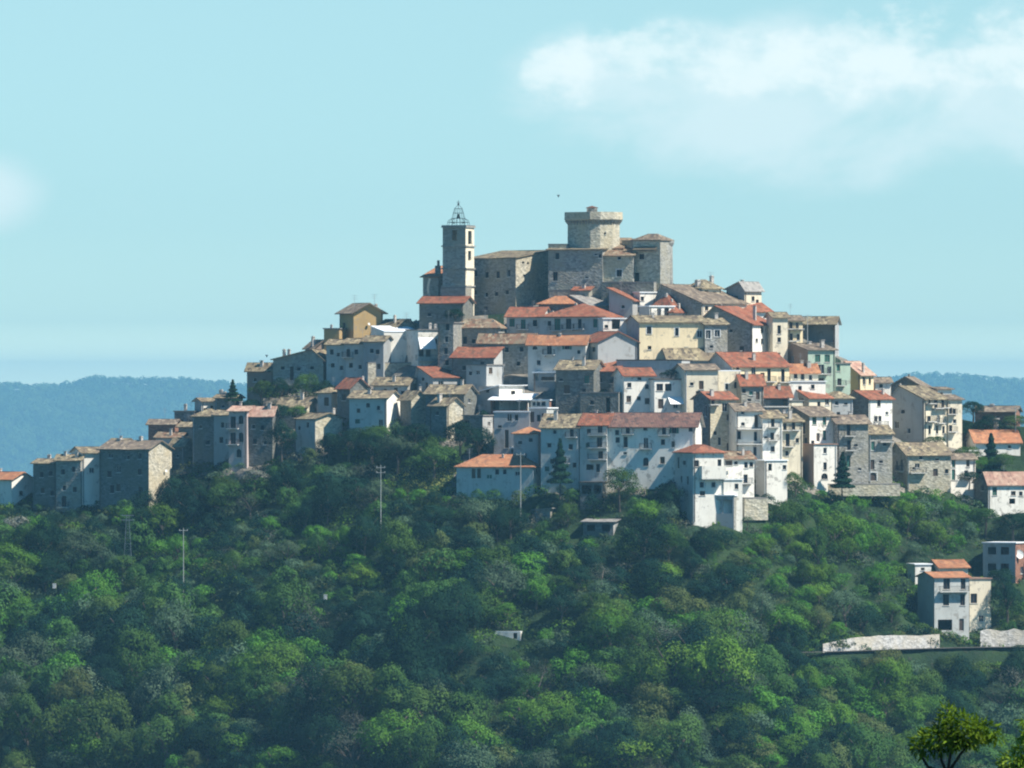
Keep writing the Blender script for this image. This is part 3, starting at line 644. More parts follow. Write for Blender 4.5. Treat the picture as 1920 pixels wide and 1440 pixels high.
b_ = H("ochre yellow house with a dark stack and roof sloping down to the right", 1581,1613,1638, 702,752,'Y',24,'pink','ochre','yellow',rf=.1,wins=[(1620,714,4,14,''),(1631,714,4,12,''),(1587,708,4,9),(1600,735,6,8)],chim=[(1624,680,4,690)],dy=0)
block(b_.root, 1580,1606,1613, 690,720,'F',0,'grey','brown','cream',dy=3,b=5,foot=False)
H("small low white house tucked behind the ochre house", 1636,1641,1666, 716,752,'Y',8,'brown','brown','white',dy=3,wins=[(1652,724,5,7)])
H("long yellow house with a red roof and four tall windows", 1326,1373,1480, 687,750,'Y',26,'red','grey','yellow',wins=[(1383,690,5,9),(1413,695,7,17,''),(1442,703,5,24,'b'),(1468,704,5,24,'b'),(1345,700,5,8),(1360,700,5,7)],rf=.42,phi=63,dy=1)
b_ = H("cream house with a white balustrade and orange roof right of the long yellow house", 1478,1482,1534, 697,752,'Y',14,'orange','cream','cream',wins=[(1492,704,5,12,''),(1505,706,4,12,''),(1520,708,5,10),(1500,730,5,8)],phi=72,dy=1)
block(b_.root, 1478,1480,1548, 716,752,'F',0,'metal','white','white',phi=72,a=3,dy=-2.5,foot=False,wins=[(1500,728,5,9),(1524,725,5,8)])
H("low house with a long straw coloured roof behind the long yellow red roofed house", 1236,1252,1346, 672,705,'Y',18,'tan','stone','grey',rf=.6,phi=70,dy=3)
b_ = H("tall cream grey house with a flat brownish roof and two windows high up", 1281,1284,1346, 693,792,'Y',10,'brown','cream','cream',wins=[(1297,720,6,6),(1315,722,8,16,'s')],phi=73,dy=0,a=6)
H("cream house with a curved roof line, joined right of the tall cream grey house", 1343,1347,1389, 696,770,'F',0,'metal','cream','cream',wins=[(1363,725,5,12,'r'),(1380,722,4,12,'')],phi=70,dy=1,a=6,ov=.02)
H("long plain grey house with a dull flat top behind the white red roofed house", 1156,1278,1284, 676,730,'F',0,'brown','grey','grey',b=6,dy=0,ov=.1,auto=-1,autor=-1)
H("white town house with a red roof and five small windows above the long white terrace", 1167,1170,1226, 704,785,'Y',14,'red','white','white',wins=[(1180,722,7,9),(1199,710,6,5),(1179,748,8,12,'s'),(1198,747,7,8,''),(1214,752,9,11,'s'),(1213,725,6,8)],phi=73,dy=-1,a=6)
b_ = H("white flat roofed house with paired windows and a blue shadowed awning", 1224,1227,1282, 712,785,'F',0,'brown','white','white',wins=[(1237,726,11,13,''),(1253,726,11,13,''),(1239,757,9,18,'d'),(1212+55,760,8,10)],phi=73,dy=-1,a=6)
mb = MB(); f = b_.fr; mb.hexa([f.p(b_.uy(1252),b_.z(758),-1.6), f.p(b_.uy(1279),b_.z(758),-1.6), f.p(b_.uy(1279),b_.z(745),-.05), f.p(b_.uy(1252),b_.z(745),-.05), f.p(b_.uy(1252),b_.z(757),-1.6), f.p(b_.uy(1279),b_.z(757),-1.6), f.p(b_.uy(1279),b_.z(744),-.05), f.p(b_.uy(1252),b_.z(744),-.05)]); mb.build('awning', AWN, b_.root)
H("grey stone house with a small red roof right of the cream houses", 1386,1390,1432, 720,780,'Y',17,'red','stone','stone',wins=[(1394,733,5,8),(1421,742,6,15,'s'),(1405,750,4,5)],phi=72,dy=-1)
b_ = H("red roofed house with a deep shaded loggia in the middle right", 1430,1434,1480, 740,790,'Y',15,'red','grey','grey',wins=[(1455,752,38,18,'n')],phi=72,dy=0,chim=[(1461,720,5)],ov=.7)
balcony(b_.root, b_.fr, (b_.uy(1436)+b_.uy(1474))/2, b_.z(762), 5.5, .9)
H("small stone house with a crumbling terrace right of the loggia house", 1474,1477,1497, 752,790,'F',0,'grey','pale_stone','cream',phi=68,dy=-2,a=5,wins=[(1486,765,6,8)])
H("tall shabby stone house with a red roof and an oriel closet on its front", 1300,1332,1380, 748,862,'Y',13,'red','dark_stone','pale_stone',wins=[(1367,783,8,11,'s'),(1341,812,4,7),(1366,838,6,14,'d'),(1337,753,6,10,'b')],rf=.5,phi=60,dy=-1,chim=[])
H("stone gable house with a red roof and cream front above the white tower houses", 1484,1517,1558, 746,795,'Y',15,'red','stone','cream',wins=[(1497,752,6,12,'s'),(1504,752,5,12,'s'),(1551,752,7,16,'s')],dy=-1,rf=.3)
H("low grey house with a hipped straw roof right of the red and cream gable", 1555,1560,1599, 748,795,'H',13,'tan','grey','grey',wins=[(1569,756,5,8),(1586,757,4,4),(1572,775,4,5)],phi=71,dy=-1,a=6)
b_ = H("tall white house with two long balconies stacked on its front", 1376,1380,1430, 770,880,'Y',13,'brown','white','white',wins=[(1393,774,5,6),(1393,795,5,6),(1418,790,6,24,'s'),(1386,815,6,17,''),(1417,818,6,18,''),(1416,846,6,17,''),(1405,848,5,6)],phi=71,dy=-2,a=6)
for py in (804, 832): balcony(b_.root, b_.fr, (b_.uy(1382)+b_.uy(1420))/2, b_.z(py), 4.8, 1.3, h=.3)
b_ = H("bright white house with three small balconies beside the yellowed stone one", 1427,1430,1467, 783,890,'Y',13,'tan','white','white',wins=[(1449,793,5,15,'b'),(1448,818,5,14,'b'),(1449,842,7,10,''),(1436,820,3,4),(1447,868,5,14,'a')],phi=70,dy=-3,a=6)
H("yellowed stone house with dark tall windows and ragged plaster", 1465,1467,1505, 790,888,'Y',13,'tan','pale_stone','cream',wins=[(1468,800,6,13,'b'),(1488,799,6,14,'b'),(1477,825,7,24,'b'),(1476,850,5,10,''),(1495,826,5,9,''),(1461,850,3,5)],phi=66,dy=-3,a=7)
H("small white washhouse with an arched door below the yellowed stone house", 1414,1434,1476, 864,928,'F',0,'metal','grey','white',wins=[(1444,876,4,13,'an'),(1471,876,4,8)],phi=68,dy=-3,a=4)
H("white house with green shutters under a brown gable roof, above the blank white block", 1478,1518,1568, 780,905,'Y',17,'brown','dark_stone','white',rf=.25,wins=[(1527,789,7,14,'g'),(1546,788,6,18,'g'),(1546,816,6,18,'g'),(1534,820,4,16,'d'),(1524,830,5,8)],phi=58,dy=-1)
H("blank bright white block with a brown side and two slit windows", 1504,1526,1569, 834,915,'F',0,'pink','brown','white',wins=[(1547,845,4,11,''),(1547,874,4,14,''),(1546,893,11,11,'a')],phi=62,dy=-4,auto=-1,autor=-1)
H("tall rough stone house with a downpipe, left of the arched stone house", 1567,1570,1628, 793,918,'Y',14,'brown','stone','stone',wins=[(1591,806,6,22,'b'),(1592,835,5,18,'b'),(1591,865,6,22,'g'),(1605,835,3,5),(1612,880,4,5)],phi=71,dy=-3,a=6,ov=.6)
b_ = H("rough stone house with a white framed arched door at its foot", 1626,1629,1673, 813,914,'Y',15,'tan','stone','stone',wins=[(1637,894,12,16,'adr'),(1635,871,8,18,'d'),(1637,836,6,17,'g'),(1659,832,6,8),(1652,866,4,5)],phi=71,dy=-3,a=6)
balcony(b_.root, b_.fr, b_.uy(1660), b_.z(828), 2.6, .9, h=.2)
H("house with a dark windowless left gable and a white balcony front, red roof", 1590,1629,1673, 748,825,'Y',15,'red','dark_stone','white',wins=[(1648,753,6,18,''),(1642,785,6,10,''),(1650,785,5,10,'B'),(1663,775,4,6)],rf=.35,phi=50,dy=-1,chim=[(1657,728,4,738)],auto=-1,autor=-1)
b_ = H("big plain grey gable house with a pale balcony facade on its right", 1669,1733,1777, 748,838,'Y',24,'tan','grey','cream',rf=.28,wins=[(1678,737,5,6),(1693,772,6,7),(1681,797,7,13,'s'),(1704,808,4,10),(1743,752,4,8,'b'),(1755,756,6,18,'b'),(1768,756,5,16,'b'),(1742,785,6,10,'b'),(1760,786,5,14,'b'),(1743,806,4,16,''),(1757,806,4,15,''),(1769,806,4,14,'')],phi=42,dy=-1,chim=[(1689,719,4,726)],auto=-1,autor=-1)
H("pale narrow house with balconies closing the row right of the big grey gable", 1775,1778,1797, 749,835,'Y',8,'brown','cream','cream',wins=[(1781,770,5,12,'b'),(1789,772,4,12,''),(1782,803,4,12,'b'),(1790,790,4,8)],phi=62,dy=0,a=7)
b_ = H("dark gable house with a white rooftop room behind the big grey gable", 1640,1755,1760, 740,790,'Y',33,'brown','dark_stone','grey',rf=.5,phi=14,dy=5,b=8)
block(b_.root, 1755,1758,1775, 730,770,'T',3,'brown','white','white',phi=66,dy=5,a=3,foot=False,wins=[(1765,738,4,4)])
H("long low stone house with a straw roof on the right edge of the village", 1672,1701,1783, 853,908,'Y',22,'tan','stone','pale_stone',rf=.35,wins=[(1714,878,4,5),(1727,858,5,8,''),(1720,873,8,8,'B'),(1754,886,8,14,'d'),(1775,884,4,8),(1757,862,3,4)],phi=72,dy=-2,chim=[(1707,838,4,848),(1772,845,4,856)])
b_ = H("white house with blue tinted shutters at the right end of the long stone house", 1780,1783,1829, 861,918,'Y',10,'brown','white','white',wins=[(1788,868,5,16,'g'),(1815,868,6,14,'s'),(1787,890,4,20,'g'),(1812,888,7,12,'b')],phi=70,dy=-2,a=6)
block(b_.root, 1803,1806,1829, 846,880,'F',0,'metal','white','cream',phi=66,dy=1,a=4,foot=False)
b_ = H("low white house with bright orange roof and thick cream chimney, right edge", 1826,1829,1913, 829,858,'Y',22,'orange','white','white',wins=[(1893,838,4,6)],phi=79,dy=2,a=7,b=8.6)
mb = MB(); c_ = b_.P(-5, 5.2, 0); mb.box(c_, b_.ex, b_.ey, .42, .42, 0, b_.z(787)); mb.box(c_, b_.ex, b_.ey, .6, .6, b_.z(787)+.002, b_.z(784)); mb.build('chimney', CHIM, b_.roof)
H("dark reddish row house along the hillside road at the far right", 1828,1903,1906, 772,800,'X',10,'brown','brick','brick',wins=[(1845,783,4,6),(1870,783,4,6)],phi=12,dy=6,b=7,chim=[(1862,757,8)])
H("white walled house with a dark gable and pinkish roof cut by the right border", 1827,1853,1926, 905,960,'Y',19,'pink','dark_stone','white',rf=.75,wins=[(1900,925,8,8),(1914,926,5,8),(1898,940,10,10,'n')],phi=66,dy=-2)
# --- houses in the front row
b_ = H("front white house with a faded red roof, boxed balcony and two low windows", 1274,1300,1357, 850,968,'H',15,'red','wash','white',wins=[(1303,869,8,12,''),(1349,868,6,13,''),(1316,909,7,10,'r'),(1338,909,7,10,'r'),(1283,868,5,8)],phi=70,dy=-4,a=9)
balcony(b_.root, b_.fr, (b_.uy(1311)+b_.uy(1356))/2, b_.z(897), 4.6, 1.4, wall_mat('white'), h=2.2)
block(b_.root, 1353,1357,1392, 900,968,'F',0,'metal','white','white',wins=[(1381,893,4,9),(1381,912,4,10,'')],phi=70,a=4,dy=-5,foot=False)
H("white balcony house with a patchy red roof, right half of the front white pair", 1353,1357,1414, 860,945,'Y',13,'mixed','white','white',wins=[(1366,868,13,9,'s'),(1399,872,5,12,''),(1380,868,5,6),(1398,898,7,16,'b'),(1411,871,4,9)],phi=70,dy=-2,a=6)
H("pale many windowed house with a mottled straw roof, left of the white terrace", 1014,1085,1094, 801,908,'X',24,'tan','wash',wins=[(1040,810,5,8),(1072,812,5,14,'b'),(1070,838,7,10),(1030,835,4,8),(1058,862,6,12,'b'),(1035,865,5,9),(1077,872,6,9)],dy=-3,phi=13,b=9)
b_ = H("white house with three stacked balconies joined to the left of the white terrace", 1087,1138,1142, 797,912,'X',21,'red','wash',wins=[(1125,804,8,15,''),(1124,829,9,18,''),(1126,853,8,14,''),(1104,808,5,8),(1106,876,12,10,'n'),(1102,835,5,9,'g')],dy=-2,phi=13,b=9)
for py in (815, 839, 861): balcony(b_.root, b_.fl, (b_.ux(1106)+b_.ux(1136))/2, b_.z(py), 3.4, 1.0)
H("long white terrace with a straight dark red roof and many windows on three floors", 1138,1304,1309, 799,912,'X',24,'oldred','white','white',
  wins=[(1157,811,4,9),(1177,806,6,15,'b'),(1210,803,6,8,'s'),(1245,808,6,14,'b'),(1264,806,8,13,'G'),(1295,805,6,8,''),(1158,825,7,10,''),(1173,829,7,20,''),(1211,831,8,20,'b'),(1243,829,5,10,''),(1262,833,5,12,'s'),(1211,866,9,16,'a'),(1242,863,8,13,'s'),(1172,850,5,5)],phi=8.5,rf=.5,dy=-2,b=9,ov=.6,chim=[(1143,772,5,780),(1272,770,5,775)],auto=-1,autor=-1)
H("small cream garage with a dark window at the foot of the white terrace", 1270,1274,1292, 848,885,'F',0,'metal','cream','cream',wins=[(1263+20,858,6,7)],phi=70,dy=-6,a=4)
H("grey plaster house with paired windows below the two white sheet roofs", 926,993,997, 773,868,'F',0,'metal','grey',wins=[(955,783,8,14,'s'),(968,783,6,12,''),(950,823,6,34,'s'),(937,800,4,5)],phi=13,dy=-1,b=7,ov=.1)
H("pale house with a glazed rooftop veranda and a red chimney box", 993,1025,1030, 766,856,'F',0,'metal','wash','wash',wins=[(998,782,5,20,'s'),(1010,784,6,13,''),(1019,780,5,10)],phi=16,dy=-1.6,b=7)
b_ = H("glazed white veranda room standing over the grey plaster houses", 995,1030,1036, 751,790,'F',0,'metal','white','brick',wins=[(1001,757,6,8),(1010,757,7,8),(1019,757,7,8)],phi=20,dy=.5,b=4)
H("lean to house with a small orange tiled roof under the grey plaster house", 963,1009,1014, 814,892,'H',12,'orange','grey',wins=[(995,825,6,7,''),(975,830,4,6)],phi=14,dy=-3,b=5)
H("open sided house under a long white sheet roof with a shaded terrace", 920,990,998, 750,800,'S',10,'metal','brick','white',wins=[(955,760,60,17,'n')],phi=14,dy=.5,b=6,ov=.5)
H("house with a slanting white sheet roof and a white triangular side", 897,936,983, 724,775,'T',-12,'metal','grey','white',wins=[(914,732,6,9)],phi=50,dy=0)
H("dark stone cube house with a bright mottled straw roof in the village centre", 1042,1113,1118, 693,770,'X',17,'tan','dark_stone',wins=[(1063,730,10,16,'s'),(1095,733,6,9,''),(1052,712,4,5)],phi=14,dy=-.5,b=9,ov=.4)
H("recessed house with a small deep red roof right of the dark stone cube", 1114,1158,1162, 696,745,'S',19,'red','dark_stone',wins=[(1125,713,5,8),(1146,715,5,8)],phi=13,dy=1,b=6)
H("low white roof room with a canopy between the white sheet roofs and the stone cube", 1000,1041,1045, 699,735,'F',0,'metal','concrete',wins=[(1006,707,7,12,'n'),(1028,710,22,7,'s')],phi=14,dy=2,b=4)
H("dark rough wall house without roof above the roof of the white terrace", 1088,1160,1168, 737,800,'F',0,'grey','dark_stone','stone',wins=[(1140,760,7,30,'n'),(1110,755,5,8)],phi=14,dy=1,b=6,ov=.05,auto=-1,autor=-1)
b_ = H("low white cottage with a wide orange hipped roof at the top of the green slope", 856,1000,1014, 877,925,'H',23,'orange','wash','white',wins=[(888,888,6,18,'s'),(898,888,6,18,'s'),(932,885,6,10),(946,885,6,10),(970,888,8,8),(1007,884,4,9)],phi=15,dy=-3,b=9,chim=[(943,851,4,858)],ant=[(880,842)])
mb = MB(); mb.tube(b_.P(-2.6,4.5,b_.z(880)), b_.P(-2.6,4.5,b_.z(850)), .13); mb.build('stovepipe', IRON, b_.roof)
H("grey parapet shed behind the orange cottage roof", 958,1012,1016, 841,880,'F',0,'metal','concrete','cream',phi=14,dy=0,b=5,wins=[(975,852,5,6)])
# --- lower right by the road
b_ = H("three storey pale house beside the roadside wall with balconies and red roof", 1741,1752,1817, 1083,1190,'Y',9,'orange','concrete','wash',wins=[(1775,1095,11,20,''),(1806,1095,8,20,''),(1774,1125,10,21,''),(1805,1125,8,21,''),(1772,1172,24,20,'n'),(1803,1172,8,23,'d')],phi=71,dy=0,a=8,ov=.4)
balcony(b_.root, b_.fr, (b_.uy(1760)+b_.uy(1814))/2, b_.z(1109), 5.6, 1.0)
block(b_.root, 1752,1762,1815, 1064,1110,'Y',13,'orange','grey','cream',phi=71,dy=3,a=5,rf=.4,foot=False)
block(b_.root, 1814,1818,1858, 1086,1190,'F',0,'pink','stone','cream',phi=70,dy=1.5,a=6,foot=False,wins=[(1826,1122,11,18,''),(1840,1160,8,12)])
H("tiny white flat roofed hut left of the three storey pale house", 1712,1716,1746, 1059,1090,'F',0,'metal','white','white',phi=72,dy=0,a=4,wins=[(1730,1067,5,5)])
b_ = H("unfinished concrete house with a brick corner and a white satellite dish", 1843,1904,1928, 1019,1095,'F',0,'metal','concrete','brick',wins=[(1860,1033,14,14,'n'),(1884,1033,14,14,'n'),(1860,1064,14,14,'n'),(1884,1064,14,14,'n'),(1916,1070,5,13,'')],phi=24,dy=0)
mb = MB(); q = b_.P(.25, 1.2, b_.z(1040)); n_ = Vector((.45,-.85,.25)).normalized(); u_ = n_.orthogonal().normalized(); w_ = n_.cross(u_)
rp = [q]; ring = []
for r_, d_ in ((.35,.03),(.7,.14),(.85,.24)): ring.append([q+(u_*math.cos(k*.524)+w_*math.sin(k*.524))*r_+n_*d_ for k in range(12)])
for k in range(12):
    mb.poly([q, ring[0][k], ring[0][(k+1)%12]])
    for i in (0,1): mb.poly([ring[i][k], ring[i+1][k], ring[i+1][(k+1)%12], ring[i][(k+1)%12]])
mb.tube(q, q+n_*.7, .02); mb.build('satellite_dish', WOODW, b_.root)

# ------------------------------------------------------------------ bell tower
b_ = H("tall grey bell tower with an open iron cage and bells on top", 830,873,889, 424,578,'F',0,'grey','stone','cream',wins=[(852,441,8,19,'an'),(881,445,6,25,'an'),(880.5,479,5,18,'an')],phi=21,Y=1497,cat='bell tower',name='bell_tower',ov=.15)
for py in (425, 461, 503, 536):
    mb = MB(); e = .22; z_ = b_.z(py)
    q = [b_.P(-b_.a-e,-e,0), b_.P(e,-e,0), b_.P(e,b_.b+e,0), b_.P(-b_.a-e,b_.b+e,0)]
    mb.hexa([p+Vector((0,0,z_-.16)) for p in q]+[p+Vector((0,0,z_+.1)) for p in q]); mb.build('cornice', wall_mat('stone'), b_.root)
e = .35; q = [b_.P(-b_.a-e,-e,0), b_.P(e,-e,0), b_.P(e,b_.b+e,0), b_.P(-b_.a-e,b_.b+e,0)]
block(b_.root, 826,873,884, 540,578,'F',0,'grey','stone','stone',phi=21,Y=1496.6,ov=.0,foot=False)
c0 = b_.P(-b_.a/2, b_.b/2, b_.H+.2); mb = MB()
lv = [(0, 2.25), (1.15, 1.5), (2.9, .75), (3.3, .72)]
for k in range(8):
    t_ = k*math.pi/4+.2; d_ = Vector((math.cos(t_), math.sin(t_), 0))
    pts = [c0+d_*2.2, c0+d_*1.95+Vector((0,0,.9)), c0+d_*1.25+Vector((0,0,1.3)), c0+d_*.95+Vector((0,0,2.4)), c0+d_*.72+Vector((0,0,3.2))]
    for p0, p1 in zip(pts, pts[1:]): mb.tube(p0, p1, .05, n=4)
    mb.tube(c0+d_*1.25+Vector((0,0,1.3)), c0+d_*1.25, .045, n=4)
for rad, zz in ((2.05,.55),(1.25,1.3),(.98,2.3),(.74,3.15)):
    for k in range(12):
        a0, a1 = k*math.pi/6, (k+1)*math.pi/6
        mb.tube(c0+Vector((rad*math.cos(a0), rad*math.sin(a0), zz)), c0+Vector((rad*math.cos(a1), rad*math.sin(a1), zz)), .045, n=4)
for k in range(4):
    t_ = k*math.pi/2; mb.tube(c0+Vector((.74*math.cos(t_), .74*math.sin(t_), 3.15)), c0+Vector((0,0,3.9)), .04, n=4)
mb.tube(c0+Vector((0,0,3.1)), c0+Vector((0,0,4.7)), .05, n=5)
mb.tube(c0+Vector((-.35,0,4.35)), c0+Vector((.35,0,4.35)), .05, n=4)
cage = mb.build('bell_cage', IRON, b_.root)
for off, sz, zz in (((0,0,0), 1.0, 1.35), ((.9,-.4,0), .45, .35), ((-.9,.3,0), .4, .35)):
    mb = MB(); mb.lathe(c0+Vector(off)+Vector((0,0,zz)), [(.0,.0),(.42*sz,0),(.34*sz,.25*sz),(.24*sz,.6*sz),(.16*sz,.78*sz),(0,.82*sz)], 12); mb.build('bell', BRONZE, cage)
mb = MB(); mb.lathe(c0+Vector((0,0,3.75)), [(0,0),(.16,.05),(.2,.25),(.12,.45),(0,.5)], 8); mb.build('finial', IRON, cage)
mb = MB(); f = b_.fr

# ------------------------------------------------------------------ church
b_ = H("long high church with plain shaded wall and a sunlit stone end beside the bell tower", 880,967,1029, 484,592,'S',15,'tan','stone','pale_stone',
  wins=[(892,512,3,11),(913,515,3,11),(934,515,3,13),(954,512,3,14),(891,548,4,9),(912,552,4,9),(931,551,4,8),(951,548,3,8),(911,578,4,7),(981,492,3,4,'n'),(983,516,4,4,'n'),(990,493,3,4,'n')],phi=34,Y=1500,cat='church',name='church',ov=.3)
mb = MB()
block(b_.root, 793,822,830, 519,580,'S',19,'orange','stone','stone',Y=1502,phi=30,foot=True,b=6)
mb = MB(); q = W(799,0,1501)-b_.root.location
prof = [(W(806-3*math.sin((py-522)/12.0),py,1500.4)-b_.root.location) for py in range(522, 562, 4)]
for p0, p1 in zip(prof, prof[1:]): mb.tube(p0, p1, .22, .22, 6)
mb.build('buttress', wall_mat('cream'), b_.root)
mb = MB(); mb.box(W(822,488,1504)-b_.root.location, (1,0,0), (0,1,0), .25, .25, -3.5, 0); mb.box(W(821,498,1504)-b_.root.location, (1,0,0), (0,1,0), .55, .4, -3.5, 0); mb.build('bell_gable', wall_mat('stone'), b_.root)

# ------------------------------------------------------------------ castle
Yc = 1497.0
cr = empty('castle', W(1131,535,Yc), "stone hilltop castle with a round battlemented tower above everything else", 'castle')
def cb(*a_, **k_): return block(cr, *a_, **k_)
c1 = cb(1028,1130,1134, 468,545,'S',9,'tan','stone','stone',wins=[(1045,480,6,12,''),(1041,518,8,17,''),(1117,477,4,4,''),(1100,520,4,4),(1126,480,4,8)],phi=12,Y=1496.0,b=12.5)
c2 = cb(1131,1187,1192, 479,545,'S',31,'mixed','pale_stone','stone',wins=[(1161,484,6,6,''),(1161,512,9,13,'r')],phi=12,Y=1495.4,b=11)
c3 = cb(1068,1166,1172, 466,545,'S',19,'mixed','stone','stone',phi=12,Y=1500.0,b=7,foot=False)
c4 = cb(1187,1238,1261, 451,545,'H',12,'brown','pale_stone','stone',wins=[(1203,481,8,10,''),(1193,519,9,16,'na')],phi=30,Y=1494.5,ov=.25)
mb = MB(); f = c4.fl; u0, u1 = c4.ux(1190), c4.ux(1232)
mb.hexa([f.p(u0,c4.z(470),-.9), f.p(u1,c4.z(470),-.9), f.p(u1,c4.z(464),-.02), f.p(u0,c4.z(464),-.02), f.p(u0,c4.z(468),-.9), f.p(u1,c4.z(468),-.9), f.p(u1,c4.z(462),-.02), f.p(u0,c4.z(462),-.02)]); mb.build('ledge_roof', roof_mat('tan'), cr)
c5 = cb(1166,1190,1238, 452,540,'F',0,'grey','stone','stone',phi=60,Y=1499.0,foot=False,ov=.1)
c6 = cb(1028,1062,1068, 459,540,'F',0,'grey','pale_stone','stone',phi=12,Y=1500.0,foot=False,ov=.05,b=5)
# bastion: a slightly rounded tower at the right corner, with a machicolated head
mb = MB(); cc = W(1246,535,1499.0)-cr.location; n_ = 20
def ringp(c, r, z_, n=n_, sq=1.0): return [c+Vector((r*math.cos(2*math.pi*k/n), sq*r*math.sin(2*math.pi*k/n), z_)) for k in range(n)]
def stack(mb, c, prof, n=n_):
    rs = [ringp(c, r, z_, n) for r, z_ in prof]
    for A, B in zip(rs, rs[1:]):
        for k in range(n): mb.poly([A[k], A[(k+1)%n], B[(k+1)%n], B[k]])
    mb.poly(rs[-1])
stack(mb, cc, [(1.75,-5),(1.6,0),(1.5,7.2),(1.8,7.9),(1.8,8.4)]); mb.build('corner_tower', wall_mat('stone'), cr)
# keep: straight shaded face on the left, rounded sunlit side, corbelled parapet
def keep_ring(k_, z_):   # plan outline in metres, k_ scales about the middle
    pts = [(-4.9,2.2),(-5.0,-.5),(-.7,-4.2)]
    for t_ in range(0, 5):
        a_ = R(-80+t_*34); pts.append((.3+4.7*math.cos(a_), .4+4.7*math.sin(a_)))
    pts += [(-1.5,5.0)]
    return [kc+Vector((x*k_, y*k_, z_)) for x, y in pts]
kc = W(1113.5,720-(720-452),1503.0)-cr.location; kc.z = 0
zk = lambda py: (535-py)*.1
def kstack(mb, prof):
    rs = [keep_ring(k_, z_) for k_, z_ in prof]; n = len(rs[0])
    for A, B in zip(rs, rs[1:]):
        for k in range(n): mb.poly([A[k], A[(k+1)%n], B[(k+1)%n], B[k]])
    return rs
mb = MB(); kstack(mb, [(1.0,-3),(.985,zk(420)),(.985,zk(412))]); keep = mb.build('keep', wall_mat('pale_stone'), cr)
mb = MB(); rs = kstack(mb, [(1.07,zk(413)),(1.11,zk(411)),(1.10,zk(397)),(.99,zk(397)),(.99,zk(402))]); mb.poly(rs[-1]); mb.poly(rs[0][::-1]); mb.build('parapet', wall_mat('pale_stone'), keep)
mb = MB(); inner = keep_ring(.985, 0); outer = keep_ring(1.105, 0); n = len(inner)
for k in range(n):
    L_ = (outer[(k+1)%n]-outer[k]).length; m_ = max(1, int(L_/.75))
    for i in range(m_):
        t_ = (i+.5)/m_; pi_ = inner[k].lerp(inner[(k+1)%n], t_); po = outer[k].lerp(outer[(k+1)%n], t_); d_ = (outer[(k+1)%n]-outer[k]).normalized()*.17
        A = [pi_-d_, pi_+d_]; B = [po-d_, po+d_]; zt, zb = Vector((0,0,zk(413)-.003)), Vector((0,0,zk(421)))
        mb.poly([A[0]+zb, A[1]+zb, B[1]+zt, B[0]+zt]); mb.poly([A[0]+zb, B[0]+zt, A[0]+zt]); mb.poly([A[1]+zb, B[1]+zt, A[1]+zt])
mb.build('corbel_row', wall_mat('stone'), keep)
mb = MB(); tq = W(1110,0,1503.0)-cr.location; tq.z = 0; mb.box(tq, (1,0,0), (0,1,0), 1.0, 1.0, zk(404), zk(389)); mb.build('turret', wall_mat('stone'), keep)
mb = MB(); stack(mb, tq+Vector((0,-.1,0)), [(1.15,zk(389)+.002),(1.2,zk(388.3)),(.1,zk(385))], 8); mb.build('turret_roof', roof_mat('red'), keep)
a0 = keep_ring(.985,0)[3]; mb = MB()
for nm, px, py, rr, m_ in (('surround',1134,438,.42,wall_mat('cream')),('window',1134,438,.2,GLASS)):
    mb = MB(); c_ = W(px,py,1503.0)-cr.location; c_.y = kc.y-3.75-(.06 if nm == 'window' else 0)
    pts = [c_+Vector((rr*math.cos(k*.524),0,rr*math.sin(k*.524))) for k in range(12)]
    for k in range(12): mb.poly([pts[k], pts[(k+1)%12], pts[(k+1)%12]+Vector((0,.5,0)), pts[k]+Vector((0,.5,0))])
    mb.poly(pts); mb.build(nm, m_, keep)
mb = MB(); mb.box(W(1088,438,1503.0)-cr.location+Vector((0,-1.9,0)), (.76,-.65,0), (.65,.76,0), .2, .25, -.4, .3); mb.build('window', GLASS, keep)
b_ = H("dark stone garden terrace wall along the foot of the castle", 1128,1226,1236, 530,562,'F',0,'grey','dark_stone','stone',phi=12,dy=0,b=5,ov=.02,cat='terrace wall',name='terrace_wall')
b_ = H("shaded stone terrace wall under the left half of the castle", 1030,1105,1132, 545,568,'F',0,'grey','stone','stone',phi=15,dy=1,b=5,ov=.02,cat='terrace wall',name='terrace_wall')
# ------------------------------------------------------------------ road bench, retaining walls
ROAD_Z = -46.9
def road_y(x): return float(base_Y_at(x, -46.2))
def base_Y_at(x, z): return 1497 - max(float(crest_z(x)-z)/SL, 0)
RX = np.linspace(50, 110, 31)
RY = np.array([base_Y_at(x, -46.5) for x in RX]); RY = np.convolve(np.pad(RY, 5, 'edge'), np.ones(11)/11, 'valid') - 3.5
